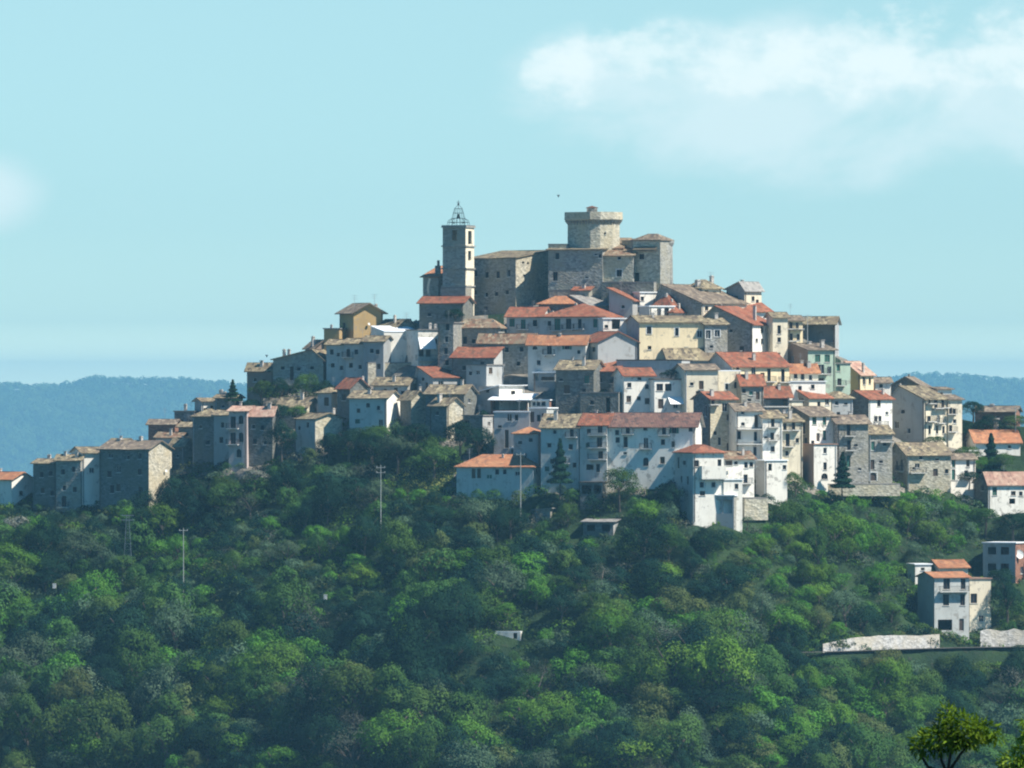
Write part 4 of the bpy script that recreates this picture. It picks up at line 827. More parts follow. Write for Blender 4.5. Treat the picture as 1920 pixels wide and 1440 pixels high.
# ------------------------------------------------------------------ ground
def ground_mesh():
    xs = np.concatenate([-np.geomspace(8900, 150, 28)[:-1], np.arange(-135, 135.1, 1.5), np.geomspace(150, 8900, 28)[1:]])
    ys = np.concatenate([[-400,-200,-90,-40,-15,-5,0,5,12,20,30,40,52,64,75,86,100,130,170], np.linspace(220, 1280, 42), np.arange(1300, 1535, 1.5), np.linspace(1540, 1760, 24), np.geomspace(1800, 22300, 24)])
    X, Y = np.meshgrid(xs, ys); Z = hill(X, Y)
    # bench for the road
    ry = np.interp(X, RX, RY); on = (X > 50) & (X < 112)
    k = np.clip(1-np.abs(Y-ry-0)/3.2+.35, 0, 1)*np.clip((X-50)/5, 0, 1)*on
    Z = Z*(1-k)+ROAD_Z*k
    lo = (Y < ry-3) & (Y > ry-14) & on; Z = np.where(lo, np.minimum(Z, ROAD_Z-.3-(ry-3-Y)*.4), Z)
    for cx, cy, ex, ey, a, b, cz in FOOT:
        dx, dy_ = X-cx, Y-cy
        u = dx*ex.x+dy_*ex.y; v = dx*ey.x+dy_*ey.y
        dist = np.maximum(np.maximum(u-0, -a-u), np.maximum(v-b, -v))
        inside = dist < .5
        Z = np.where(inside, np.minimum(Z, cz-.05), Z)
        near_f = (dist >= .5) & (dist < 5) & (v < 1)
        Z = np.where(near_f, np.minimum(Z, cz+(dist-.5)*.55), Z)
        nf2 = (dist >= .5) & (dist < 4) & (Z < cz-1) 
        Z = np.where(nf2, np.maximum(Z, cz-1.2-(dist-.5)*.9), Z)
    nx = len(xs); V = np.stack([X, Y, Z], -1).reshape(-1, 3)
    i = np.arange(len(ys)-1)[:,None]*nx+np.arange(nx-1)[None,:]; i = i.ravel()
    near_h = np.full(X.shape, 99.0)
    for cx, cy, ex, ey, a, b, cz in FOOT:
        u = (X-cx)*ex.x+(Y-cy)*ex.y; v = (X-cx)*ey.x+(Y-cy)*ey.y
        near_h = np.minimum(near_h, np.maximum(np.maximum(u, -a-u), np.maximum(v-b, -v)))
    pm_ = (near_h < 3) & (Z > -20) & (X < 84); mi = pm_.ravel()[i].astype(np.int32)
    return np_mesh('ground', V, np.stack([i, i+1, i+1+nx, i+nx], 1), [GROUND, PAVE], mi), xs, ys, Z
m, t, p = base_mat('ground_soil_and_grass')
gc = N(t, 'ShaderNodeNewGeometry'); pos = gc.outputs['Position']
g1 = noise(t, pos, .09, 5, .6); g2 = noise(t, pos, .8, 4, .7)
ca = mix_n(t, smooth_n(t, g1, .4, .62), (.012,.028,.012), (.025,.05,.017))
ca = mix_n(t, smooth_n(t, g2, .55, .72, 0, .7), ca, (.06,.055,.04))
t.links.new(ca, p.inputs['Base Color']); GROUND = m
bu = N(t, 'ShaderNodeBump', inp={'Strength': 1.0, 'Distance': .6}); t.links.new(g2, bu.inputs['Height']); t.links.new(bu.outputs[0], p.inputs['Normal'])
m, t, p = base_mat('village_stone_ground'); gc = N(t, 'ShaderNodeNewGeometry')
t.links.new(mix_n(t, smooth_n(t, noise(t, gc.outputs['Position'], .5, 5, .7), .4, .65), (.13,.12,.10), (.24,.21,.17)), p.inputs['Base Color']); PAVE = m
me, GX, GY, GZ = ground_mesh()
g = bpy.data.objects.new('ground', me); col.objects.link(g); tag(g, kind='structure')
for pl in me.polygons: pl.use_smooth = True
def gz(x, y):
    i = min(max(np.searchsorted(GX, x)-1, 0), len(GX)-2); j = min(max(np.searchsorted(GY, y)-1, 0), len(GY)-2)
    tx = (x-GX[i])/(GX[i+1]-GX[i]); ty = (y-GY[j])/(GY[j+1]-GY[j])
    return float((GZ[j,i]*(1-tx)+GZ[j,i+1]*tx)*(1-ty)+(GZ[j+1,i]*(1-tx)+GZ[j+1,i+1]*tx)*ty)

# road sheet
mb = MB()
for i in range(len(RX)-1):
    q = [Vector((RX[j], RY[j]+o, ROAD_Z+.06)) for j, o in ((i,-2.0),(i+1,-2.0),(i+1,2.2),(i,2.2))]
    mb.poly(q)
rd = mb.build('road', flat_mat('asphalt', (.085,.08,.07), .9, .35, .6)); tag(rd, kind='structure')
# limestone retaining wall above the road, patched and stained
def strip_wall(name, label, x0, x1, off, z0, zt, matk, step=1.2, jit=.25, cat='retaining wall'):
    mb = MB(); n_ = int((x1-x0)/step); top = []
    for i in range(n_+1):
        x = x0+(x1-x0)*i/n_; y = np.interp(x, RX, RY)+off; tz = zt(x) if callable(zt) else zt
        top.append((x, y, tz+rng.uniform(-jit, jit)))
    for (xa, ya, za), (xb, yb, zb) in zip(top, top[1:]):
        za_, zb_ = za, zb
        mb.poly([(xa,ya,z0),(xb,yb,z0),(xb,yb+.35,zb_),(xa,ya+.35,za_)])
        mb.poly([(xa,ya+.35,za_),(xb,yb+.35,zb_),(xb,yb+.9,zb_),(xa,ya+.9,za_)])
        mb.poly([(xb,yb+.9,z0),(xa,ya+.9,z0),(xa,ya+.9,za_),(xb,yb+.9,zb_)])
    for (x, y, z_) in (top[0], top[-1]): mb.poly([(x,y,z0),(x,y+.35,z_),(x,y+.9,z_),(x,y+.9,z0)])
    return tag(mb.build(name, wall_mat(matk)), label, cat)
lime = wall_mat('limestone')
strip_wall('retaining_wall', "long pale stained retaining wall along the hillside road, left of the three storey house", 54.5, 76.0, 2.5, -48, lambda x: -44.5-max(0, 60-x)*.2+.12*math.sin(x*.5), 'limestone', jit=.08)
strip_wall('retaining_wall', "short reddish pale retaining wall along the road at the right border", 83.5, 96, 2.5, -47.5, -43.9, 'limestone')

# ------------------------------------------------------------------ far wooded hills
def far_profile(px): return np.interp(px, [-6000,-1500,-400,0,60,110,150,190,240,290,330,380,430,600,900,1300,1600,1690,1740,1800,1860,1920,2100,2600,4000,8000],
    [740,735,728,728,731,732,722,716,718,722,718,722,726,735,740,735,722,714,709,711,718,722,735,745,740,750])
def hills_h(X, Y):
    zc = (720-far_profile(960+X/1.3333))*1.3333
    zc = np.interp(X, np.linspace(-8600, 8600, 2601), np.convolve(np.pad((720-far_profile(960+np.linspace(-8600,8600,2601)/1.3333))*1.3333, 6, 'edge'), np.ones(13)/13, 'valid'))
    d = 20000-Y
    und = (np.sin(X*.0059+Y*.0027)*22+np.sin(X*.014-Y*.009+1)*12+np.sin(X*.031+Y*.022)*5)*np.clip(np.abs(d)/270, 0, 1)
    return np.where(d > 0, zc-.32*d, zc-.2*(-d))+und
xs = np.concatenate([np.linspace(-8600, -1440, 40)[:-1], np.arange(-1440, -520, 11), np.linspace(-515, 870, 40), np.arange(880, 1440, 11), np.linspace(1460, 8600, 40)])
ys = np.concatenate([np.arange(18850, 20070, 13.0), np.linspace(20090, 22000, 12)])
X, Y = np.meshgrid(xs, ys); Z = hills_h(X, Y); nx = len(xs)
i = (np.arange(len(ys)-1)[:,None]*nx+np.arange(nx-1)[None,:]).ravel()
m, t, p = base_mat('far_hill_scrub'); gc = N(t, 'ShaderNodeNewGeometry')
fg = noise(t, gc.outputs['Position'], .008, 6, .65)
t.links.new(mix_n(t, smooth_n(t, fg, .4, .65), (.02,.05,.02), (.07,.10,.04)), p.inputs['Base Color'])
hm = np_mesh('hills', np.stack([X,Y,Z],-1).reshape(-1,3), np.stack([i,i+1,i+1+nx,i+nx],1), [m])
ho = bpy.data.objects.new('hills', hm); col.objects.link(ho); tag(ho, kind='structure')

# ------------------------------------------------------------------ foliage
def leaf_mat(key, c0, c1, c2, trans=.2, nsc=.55):
    m = bpy.data.materials.new(key); m.use_nodes = True; t = m.node_tree
    for n in list(t.nodes): t.nodes.remove(n)
    vec, oi = obj_coord(t)
    a = noise(t, vec, nsc, 3, .6); b = noise(t, vec, 3.5, 2, .6)
    cc = mix_n(t, smooth_n(t, a, .38, .64), c0, c1); cc = mix_n(t, smooth_n(t, b, .52, .75, 0, .7), cc, c2)
    hv = N(t, 'ShaderNodeHueSaturation'); t.links.new(cc, hv.inputs['Color'])
    t.links.new(math_n(t, 'ADD', math_n(t, 'MULTIPLY', oi.outputs['Random'], .5), .75), hv.inputs['Value'])
    t.links.new(math_n(t, 'ADD', math_n(t, 'MULTIPLY', math_n(t, 'FRACT', math_n(t, 'MULTIPLY', oi.outputs['Random'], 17.3)), .035), .482), hv.inputs['Hue'])
    d = N(t, 'ShaderNodeBsdfDiffuse'); tr = N(t, 'ShaderNodeBsdfTranslucent'); mx = N(t, 'ShaderNodeMixShader'); mx.inputs[0].default_value = trans
    t.links.new(hv.outputs[0], d.inputs[0]); t.links.new(hv.outputs[0], tr.inputs[0])
    t.links.new(d.outputs[0], mx.inputs[1]); t.links.new(tr.outputs[0], mx.inputs[2])
    o = N(t, 'ShaderNodeOutputMaterial'); t.links.new(mx.outputs[0], o.inputs[0]); return m
LM = {'green': leaf_mat('mid_green_leaves', (.036,.080,.022), (.072,.134,.031), (.094,.160,.037)),
      'bright': leaf_mat('spring_green_leaves', (.062,.150,.020), (.095,.195,.026), (.125,.225,.04)),
      'olive': leaf_mat('olive_leaves', (.058,.100,.055), (.085,.132,.075), (.11,.155,.10)),
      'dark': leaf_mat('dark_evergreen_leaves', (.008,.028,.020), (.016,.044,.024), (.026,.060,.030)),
      'bare': leaf_mat('budding_twigs', (.070,.080,.060), (.095,.100,.080), (.075,.11,.05), .15),
      'brown': leaf_mat('bronze_leaves', (.070,.095,.032), (.10,.12,.042), (.09,.14,.035)),
      'blossom': leaf_mat('white_blossom', (.22,.23,.19), (.30,.30,.27), (.09,.12,.06)),
      'pinkb': leaf_mat('pink_blossom', (.16,.07,.09), (.22,.10,.12), (.07,.08,.04))}
BARK = flat_mat('bark', (.14,.115,.09), .95, .4, 1.5)
def leaves(pts, nrm, size, asp=.75):
    n = len(pts); nrm = nrm/np.linalg.norm(nrm, axis=1, keepdims=True)
    ref = nr.normal(size=(n,3)); u = np.cross(nrm, ref); u /= np.linalg.norm(u, axis=1, keepdims=True); w = np.cross(nrm, u)
    sz = size*nr.uniform(.55, 1.4, (n,1)) if np.isscalar(size) else size[:,None]*nr.uniform(.55,1.4,(n,1))
    bend = nrm*sz*.25*nr.uniform(-1,1,(n,1))
    V = np.stack([pts-u*sz*.6, pts-w*sz*.5*asp+bend, pts+u*sz*.6, pts+w*sz*.5*asp+bend*.3], 1).reshape(-1,3)
    Fc = np.arange(4*n).reshape(n,4); return V, Fc
def crown_pts(nb, nl, squash=1.0, drop=.42, loose=.12, shape='round'):
    """points and normals of a unit crown: radius 1, centre at z=0"""
    if shape == 'cone':
        P_, N_ = [], []
        for k in range(nl):
            z_ = nr.random()**1.5; r = (1-z_)*.36*(1+.35*math.sin(z_*38))+.02; a_ = nr.random()*6.283
            rr = r*nr.uniform(.65, 1.08); P_.append((rr*math.cos(a_), rr*math.sin(a_), z_*2-1)); N_.append((math.cos(a_), math.sin(a_), .5))
        N_ = np.array(N_)+nr.normal(scale=.35, size=(nl,3)); return np.array(P_), N_
    C = []; rad = []
    for k in range(nb):
        d = nr.normal(size=3); d /= np.linalg.norm(d); d[2] = abs(d[2])*1.0-drop if nr.random() < .75 else d[2]*.5
        r = nr.uniform(.45, .82); C.append(d*r); rad.append(nr.uniform(.22, .42))
    C.append(np.zeros(3)); rad.append(.55); C = np.array(C); rad = np.array(rad)
    pr = rad**2; pr /= pr.sum(); ix = nr.choice(len(C), nl, p=pr)
    d = nr.normal(size=(nl,3)); d /= np.linalg.norm(d, axis=1, keepdims=True); d[:,2] = np.where(nr.random(nl) < .6, np.abs(d[:,2]), d[:,2])
    P_ = C[ix]+d*rad[ix][:,None]*nr.uniform(1-loose*2.2, 1+loose, (nl,1))
    keep = np.ones(nl, bool)
    for c, r in zip(C, rad): keep &= ~(np.linalg.norm(P_-c, axis=1) < r*.72)
    P_ = P_[keep]; d = d[keep]; out = P_/np.maximum(np.linalg.norm(P_, axis=1, keepdims=True), .2)
    N_ = d+.35*out+nr.normal(scale=.3, size=P_.shape); P_ = P_*np.array([1,1,squash]); return P_, N_
def make_tree_meshes(kind, nvar, nb, nl, leaf, **kw):
    out = []
    for v in range(nvar):
        P_, N_ = crown_pts(nb, nl, **kw); V, Fc = leaves(P_, N_, leaf)
        out.append(np_mesh(kind+'_crown', V, Fc, [LM[kind]]))
    return out
CROWN = {'green': make_tree_meshes('green', 5, 24, 9000, .052, squash=1.0), 'bright': make_tree_meshes('bright', 3, 20, 8000, .052, squash=.95, loose=.16),
         'olive': make_tree_meshes('olive', 4, 20, 7500, .05, squash=.85, loose=.18), 'dark': make_tree_meshes('dark', 3, 20, 9000, .052, squash=1.05),
         'bare': make_tree_meshes('bare', 3, 14, 4200, .036, squash=1.1, loose=.3), 'brown': make_tree_meshes('brown', 2, 18, 7600, .052, squash=1.0),
         'blossom': make_tree_meshes('blossom', 1, 12, 1500, .08, squash=.8, loose=.25), 'pinkb': make_tree_meshes('pinkb', 1, 12, 1500, .08, squash=.8, loose=.2)}
CROWN['conifer'] = []
for v in range(2):
    P_, N_ = crown_pts(0, 3000, shape='cone'); V, Fc = leaves(P_, N_, .085); CROWN['conifer'].append(np_mesh('conifer_crown', V, Fc, [LM['dark']]))
def trunk_mesh(seed, n_l=5):
    r_ = random.Random(seed); mb = MB(); z0 = -1.9
    p0 = Vector((0,0,z0)); p1 = Vector((r_.uniform(-.08,.08), r_.uniform(-.08,.08), -.75)); mb.tube(p0, p1, .085, .06, 7)
    p2 = p1+Vector((r_.uniform(-.1,.1), r_.uniform(-.1,.1), .6)); mb.tube(p1, p2, .06, .04, 6)
    for k in range(n_l):
        a_ = k*6.283/n_l+r_.uniform(-.4,.4); q = p1.lerp(p2, r_.uniform(0,1)); e = q+Vector((math.cos(a_)*.6, math.sin(a_)*.6, r_.uniform(.3,.75)))
        mid = q.lerp(e, .5)+Vector((0,0,.07)); mb.tube(q, mid, .035, .025, 5); mb.tube(mid, e, .025, .01, 5)
    o = mb.build('trunk', BARK); me_ = o.data; bpy.data.objects.remove(o); return me_
TRUNK = [trunk_mesh(s) for s in range(3)]
LAB = {'green': ('broadleaf_tree', 'mid green leafy tree growing in the dense wood on the slope', 'mid green trees of the slope wood', 'tree'),
       'bright': ('broadleaf_tree', 'fresh yellow green tree standing out among darker trees of the slope', 'yellow green spring trees of the slope', 'tree'),
       'olive': ('olive_tree', 'grey green olive like tree with soft rounded crown on the slope', 'grey green trees of the slope', 'olive tree'),
       'dark': ('evergreen_tree', 'dark blue green evergreen tree in the hollows of the wooded slope', 'dark evergreen trees of the slope', 'evergreen tree'),
       'bare': ('budding_tree', 'thin greyish tree still almost bare among the leafy ones', 'almost bare trees of the slope', 'tree'),
       'brown': ('bronze_tree', 'olive brown tree with bronze young leaves on the slope', 'bronze leaved trees of the slope', 'tree')}
def zone(px, py):
    if py < 1040: return 'close under the left village' if px < 640 else ('close under the white terraces' if px < 1290 else 'close under the right hand houses')
    if py < 1200: return 'half way down the slope on the left' if px < 640 else ('half way down the slope in the middle' if px < 1400 else 'on the slope above the roadside wall')
    return 'in the lowest wood on the left' if px < 640 else ('in the lowest wood in the middle' if px < 1280 else 'in the lowest wood below the roadside wall')
ADJ = {'green': 'mid green leafy tree', 'bright': 'fresh yellow green tree', 'olive': 'soft grey green tree', 'dark': 'dark blue green evergreen tree', 'bare': 'thin greyish almost bare tree', 'brown': 'olive brown tree with bronze leaves'}
def add_tree(x, y, z, r, kind, hs=1.0, label=None, cat=None, name=None, group=None, mesh=None):
    """r crown radius, z ground height; the crown centre sits about 1.1 r up"""
    nm, lb, gp, ct = LAB.get(kind, ('tree', None, None, 'tree'))
    root = empty(name or nm, (x, y, z), label or lb, cat or ct, group if label else gp)
    me_ = mesh or rng.choice(CROWN[kind]); cz = (.82 if kind != 'conifer' else 1.0)*r*hs
    for nm_, m_ in (('trunk', rng.choice(TRUNK)), ('crown', me_)):
        o = bpy.data.objects.new(nm_, m_); col.objects.link(o); o.parent = root
        o.location = (0, 0, cz+(.0 if nm_ == 'crown' else 0)); 
        o.scale = (r, r*rng.uniform(.8, 1.3), r*hs) if nm_ == 'crown' else (r, r, r*hs)
        o.rotation_euler.z = rng.uniform(0, 6.28)
    return root
def proj(x, y, z): return 960+x/y*F, 720-z/y*F
def cam_ground(px, py):      # ground point seen at a direction: march along the ray
    for y in np.arange(1300, 1530, 1.0):
        x = (px-960)/F*y; z = (720-py)/F*y
        if gz(x, y) >= z: return x, float(y), gz(x, y)
    return (px-960)/F*1500, 1500.0, (720-py)/F*1500

# trees inside and beside the village, one by one: px, py of foot, height px, width px
VT = [(437,752,40,26,'conifer','dark narrow conifer on the left skyline beside the low dark house'),
 (492,752,58,56,'green','bushy tree in front of the brown house on the left skyline'),
 (528,755,60,60,'dark','dark tree under the tan gabled house with chimney pots'),
 (575,750,70,62,'green','big green tree against the right end of the tan gabled house'),
 (612,748,46,50,'dark','dark tree at the foot of the pale blue grey terrace'),
 (470,790,60,60,'dark','dark bush like tree below the brown skyline house'),
 (525,792,50,64,'dark','dark tree above the salmon roofs of the left village'),
 (530,850,82,62,'dark','broad very dark tree between the salmon roofed house and the rubble walled house'),
 (556,785,34,50,'green','green ivy like tree crown just left of the sun bleached roof'),
 (852,602,34,40,'dark','dark bushy tree at the foot of the bell tower'),
 (838,600,26,24,'bright','small yellow green bush beside the red roof under the bell tower'),
 (1258,712,28,46,'dark','dark bush growing on the roof terrace of the white town houses'),
 (1131,745,20,34,'dark','dark hedge bush in front of the deep red roofed recess'),
 (1255,958,76,62,'dark','dark dome shaped tree left of the front white house'),
 (1162,935,84,74,'green','large green tree hiding the left foot of the long white terrace'),
 (1050,905,82,36,'conifer','tall dark conifer in front of the mottled straw roofed house'),
 (1579,914,66,36,'conifer','dark conifer in front of the tall rough stone house'),
 (1857,885,72,40,'conifer','dark conifer at the right edge beside the orange roof'),
 (1752,835,26,46,'green','green bush in front of the pale balcony facade of the big grey gable'),
 (1812,868,44,60,'green','green tree below the row end, right of the big grey gable'),
 (1840,885,46,50,'bright','bright green tree between conifer and long stone house'),
 (1875,880,44,56,'green','green tree below the orange roofed white house at the right edge'),
 (1815,905,30,40,'dark','dark tree right behind the white shuttered house end'),
 (1490,925,58,52,'green','round green tree below the yellowed stone house'),
 (1898,1000,56,80,'dark','dark green tree under the white walled house at the right border'),
 (1845,985,50,64,'green','green tree left of the white walled house at the right border'),
 (1885,1160,110,70,'dark','big dark fir like tree between three storey house and concrete house'),
 (1875,1100,50,50,'dark','dark tree in front of the unfinished concrete house'),
 (898,862,90,64,'dark','dark tree in the hollow left of the grey plaster house'),
 (862,845,80,66,'dark','dark tree under the stone corner that tapers into shadow'),
 (905,800,40,34,'dark','dark bush below the dim grey corner house'),
 (812,885,72,84,'green','rounded green tree above the grassy bank'),
 (745,870,80,76,'olive','grey green tree below the ruined sunlit corner'),
 (780,835,60,60,'dark','dark tree directly under the long low house'),
 (700,835,52,60,'green','green tree below the dark green grey house'),
 (655,850,64,66,'dark','dark tree right of the small rubble walled house'),
 (1400,985,24,30,'olive','small grey bush on the slope under the white pair of houses'),
 (30,1000,52,70,'blossom','white blossoming tree at the left border'),
 (480,912,50,84,'blossom','pale blossoming tree on the slope under the left village'),
 (1806,835,64,64,'dark','dark tree on the shaded slope right of the big grey gable row'),
 (1850,812,44,64,'dark','dark tree beneath the reddish row house at the far right'),
 (1900,803,34,60,'green','bushy tree behind the orange roof chimney at the right border'),
 (1822,782,44,54,'dark','dark tree on the skyline slope left of the reddish row house'),
 (14,1262,50,44,'pinkb','pink blossoming tree on the left border low in the wood')]
for px, py, hp, wp, kd, lb in VT:
    Yv = None
    x, y, z = cam_ground(px, py); 
    r0 = wp*.35*y/F       # step in front of any building that would swallow the trunk
    for _ in range(14):
        if any((-a-r0 < (x-cx)*ex.x+(y-cy)*ex.y < r0) and (-r0 < (x-cx)*ey.x+(y-cy)*ey.y < b+r0) and cz > (720-py)*.1-3 for cx, cy, ex, ey, a, b, cz in FOOT): y -= 1; x = (px-960)/F*y
        else: break
    z = (720-py)*y/F
    r = wp*.5*y/F; hgt = hp*y/F; hs = max(hgt/(2.15*r), .45) if kd != 'conifer' else hgt/(2.0*r)
    if kd == 'conifer':
        rr = hgt/2.0; root = add_tree(x, y-2, z, rr, kd, 1.0, lb, 'conifer', 'conifer_tree')
        for ch in root.children: 
            k_ = (wp*.5*y/F)/(rr*.36) if ch.name.startswith('crown') else .5
            ch.scale = (rr*k_, rr*k_, rr)
        continue
    add_tree(x, y-2-r*.4, (720-py)*(y-2)/F, r, kd, hs, lb, 'tree', 'tree')

# the wood on the slope
TOPX = [0,60,150,208,250,300,360,400,440,500,560,600,640,700,760,830,845,860,1010,1030,1130,1200,1262,1275,1400,1420,1470,1500,1570,1670,1760,1830,1920]
TOPY = [950,945,952,948,900,872,862,868,868,862,846,812,790,785,792,805,835,912,918,905,915,915,925,962,970,940,895,915,922,912,912,935,960]
CLEAR = [(1730,1040,1862,1192,1.0),(1530,1152,1925,1192,1.0),(1838,1008,1925,1092,1.0),(1088,965,1162,1000,1.0),(922,1178,984,1204,1.0),(1290,940,1420,978,1.0),(1705,1050,1750,1080,1.0),(745,880,860,905,1.0),(1000,945,1040,960,1.0)]
gaps = {}
def inrect(px0, px1, py0, py1, pad=0, y=None):
    for (a, b, c, d, _) in CLEAR:
        if y is not None and b > 1100 and a > 1500 and y > np.interp((px0+px1)/2/10-96, RX, RY)+2: continue
        if px1 > a+pad and px0 < c-pad and py1 > b+pad and py0 < d-pad: return True
    return False
cand = []
step = 4.5
yv = 1318.0
while yv < 1500:
    xv = -112.0
    while xv < 112:
        x = xv+rng.uniform(-2.3, 2.3); y = yv+rng.uniform(-2.3, 2.3); xv += step
        z = gz(x, y); px, py = proj(x, y, z)
        if px < -80 or px > 2000 or py > 1500: continue
        Lp = np.interp(px, TOPX, TOPY)
        if py < Lp+4: continue
        if any((-a-1.2 < (x-cx)*ex.x+(y-cy)*ex.y < 1.2) and (-1.2 < (x-cx)*ey.x+(y-cy)*ey.y < b+1.2) for cx, cy, ex, ey, a, b, cz in FOOT): continue
        ryy = np.interp(x, RX, RY)
        if x > 50 and -4.5 < y-ryy < 3.8: continue
        # larger trees lower down and in some patches
        pn = .5+.5*math.sin(x*.09+1)*math.cos(y*.08)
        r = rng.choice((rng.uniform(1.6, 2.8), rng.uniform(2.4, 4.2)))+ (1.7*pn if py > 1050 else .8*pn) + (rng.uniform(.5, 1.6) if py > 1180 else 0)
        if 340 < px < 660 and 985 < py < 1160: r *= .66
        if px > 1380 and py > 1195: r *= .85
        hs = rng.choice((rng.uniform(.7, 1.0), rng.uniform(.9, 1.5)))
        toppx = py-2.05*r*hs*F/y
        if toppx < Lp:
            r_fit = (py-Lp)/(2.05*hs*F/y)
            if r_fit < .9: continue
            r = min(r, r_fit)
        wpx = r*F/y; tp = py-2.05*r*hs*F/y
        if inrect(px-wpx, px+wpx, tp, py, 4, y):
            r *= .4; wpx *= .4; tp = py-2.05*r*hs*F/y
            if inrect(px-wpx, px+wpx, tp, py, 3, y): continue
        cand.append((x, y, z, r, hs, px, py))
        for a in (-1,0,1):
            for b in (-1,0,1): gaps.setdefault((int(x//8)+a, int(y//8)+b), []).append(cand[-1])
    yv += step*.92
for _ in range(9000):      # younger trees fill the gaps
    y = rng.uniform(1322, 1497); x = rng.uniform(-112, 112); z = gz(x, y); px, py = proj(x, y, z)
    if px < -60 or px > 1980 or py > 1480: continue
    Lp = np.interp(px, TOPX, TOPY); r = rng.uniform(1.1, 2.3); hs = rng.uniform(.8, 1.3)
    if py < Lp-14: continue
    tp = py-1.9*r*hs*F/y
    if tp < Lp-6: r = max((py-Lp+6)/(1.9*hs*F/y), 0)
    if r < .75: continue
    if any((c[0]-x)**2+(c[1]-y)**2 < (.62*(c[3]+r))**2 for c in gaps.get((int(x//8), int(y//8)), [])): continue
    if any((-a-.8 < (x-cx)*ex.x+(y-cy)*ex.y < .8) and (-.8 < (x-cx)*ey.x+(y-cy)*ey.y < b+.8) for cx, cy, ex, ey, a, b, cz in FOOT): continue
    if x > 50 and -4.2 < y-np.interp(x, RX, RY) < 3.4: continue
    if inrect(px-r*10, px+r*10, py-1.9*r*hs*F/y, py, 3, y): continue
    if 735 < px < 880 and 880 < py < 930: continue
    c = (x, y, z, r, hs, px, py); cand.append(c)
    for a in (-1,0,1):
        for b in (-1,0,1): gaps.setdefault((int(x//8)+a, int(y//8)+b), []).append(c)
DARK_AT = [(850,1290,85,80),(100,1130,50,70),(560,1185,110,32),(650,965,95,42),(430,1010,60,40),(1150,1090,90,45),(700,1180,90,40),(1310,1120,60,50),(230,1250,60,60),(1500,1260,60,40),(880,830,70,60),(1060,1180,60,40)]  # shaded hollows of the wood, their shade put in as dark evergreen foliage
BRIGHT_AT = [(1700,965,110,45),(1600,1050,90,45),(990,1085,34,24),(560,1275,80,40),(1560,1340,110,60),(330,1090,60,40),(1780,960,50,30),(760,1230,60,40),(1330,1300,70,40)]
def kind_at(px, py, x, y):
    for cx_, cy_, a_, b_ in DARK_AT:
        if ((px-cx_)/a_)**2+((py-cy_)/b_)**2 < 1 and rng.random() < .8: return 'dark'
    for cx_, cy_, a_, b_ in BRIGHT_AT:
        if ((px-cx_)/a_)**2+((py-cy_)/b_)**2 < 1 and rng.random() < .65: return 'bright'
    n_ = math.sin(x*.07+.5)*math.cos(y*.06+1)+.6*math.sin(x*.19+y*.13); u = rng.random()
    if 1420 < px < 1850 and 900 < py < 1140: wts = {'green':4,'bright':3.2,'olive':1.6,'dark':.8,'bare':.2,'brown':.3}
    elif 850 < px < 1300 and py < 1180: wts = {'green':3.4,'bright':1.0,'olive':2.6,'dark':1.8,'bare':.3,'brown':.5}
    elif px < 920 and py < 930 or px < 700 and py < 1000: wts = {'green':2.4,'bright':.3,'olive':1.4,'dark':4,'bare':1.4,'brown':.4}
    elif px > 1000 and py > 1180: wts = {'green':4,'bright':2.2,'olive':1.6,'dark':1.2,'bare':.25,'brown':.6}
    else: wts = {'green':4,'bright':1.3,'olive':1.7,'dark':2.0,'bare':.3,'brown':.8}
    wts = dict(wts); wts['dark'] *= 1+max(n_, 0)*1.5; wts['bright'] *= 1+max(-n_, 0)*1.2
    t_ = u*sum(wts.values())
    for k, w in wts.items():
        t_ -= w
        if t_ <= 0: return k
    return 'green'
# which ones show largest: crown size, weakened where a nearer crown covers it
def shows(c):
    x, y, z, r, hs, px, py = c
    inside = max(0, min(1920, px+r*10)-max(0, px-r*10))/(20*r)
    cpy = py-1.05*r*hs*F/y
    vis = max(0, min(1440, cpy+r*10)-max(0, cpy-r*10))/(20*r)
    hid = 0
    for d in near_of(c):
        if d[1] < y-1 and abs(d[5]-px) < (d[3]+r)*6 and d[6]-2.1*d[3]*d[4]*F/d[1] < cpy: hid += 1
    return r*r*inside*vis/(1+.8*hid)
grid = {}
for c in cand: grid.setdefault((int(c[0]//8), int(c[1]//8)), []).append(c)
def near_of(c):
    i, j = int(c[0]//8), int(c[1]//8); o = []
    for a in (-1,0,1):
        for b in (-2,-1,0,1): o += grid.get((i+a, j+b), [])
    return o
cand.sort(key=shows, reverse=True)
cnt = {}
rest = []
for k, c in enumerate(cand):
    x, y, z, r, hs, px, py = c
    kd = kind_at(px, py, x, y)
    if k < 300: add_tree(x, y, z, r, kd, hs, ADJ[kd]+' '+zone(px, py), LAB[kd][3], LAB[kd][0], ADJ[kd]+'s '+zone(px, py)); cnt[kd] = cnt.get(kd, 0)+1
    else: rest.append((c, kd))
print('trees', len(cand)); print('trees', len(cand), cnt, 'rest', len(rest))
# the wood runs on past the edges of the view
for _ in range(4300):
    x = rng.uniform(-215, 215); y = rng.uniform(1270, 1494); z = gz(x, y)
    if -60 < proj(x, y, z)[0] < 1985 and proj(x, y, z)[1] < 1490: continue
    if x > 95 and z > -40 and rng.random() < .3: continue
    rest.append(((x, y, z, rng.uniform(2.4, 4.6), rng.uniform(.8, 1.2), -999, 9999), rng.choice(['green','green','green','olive','dark','bright','brown'])))
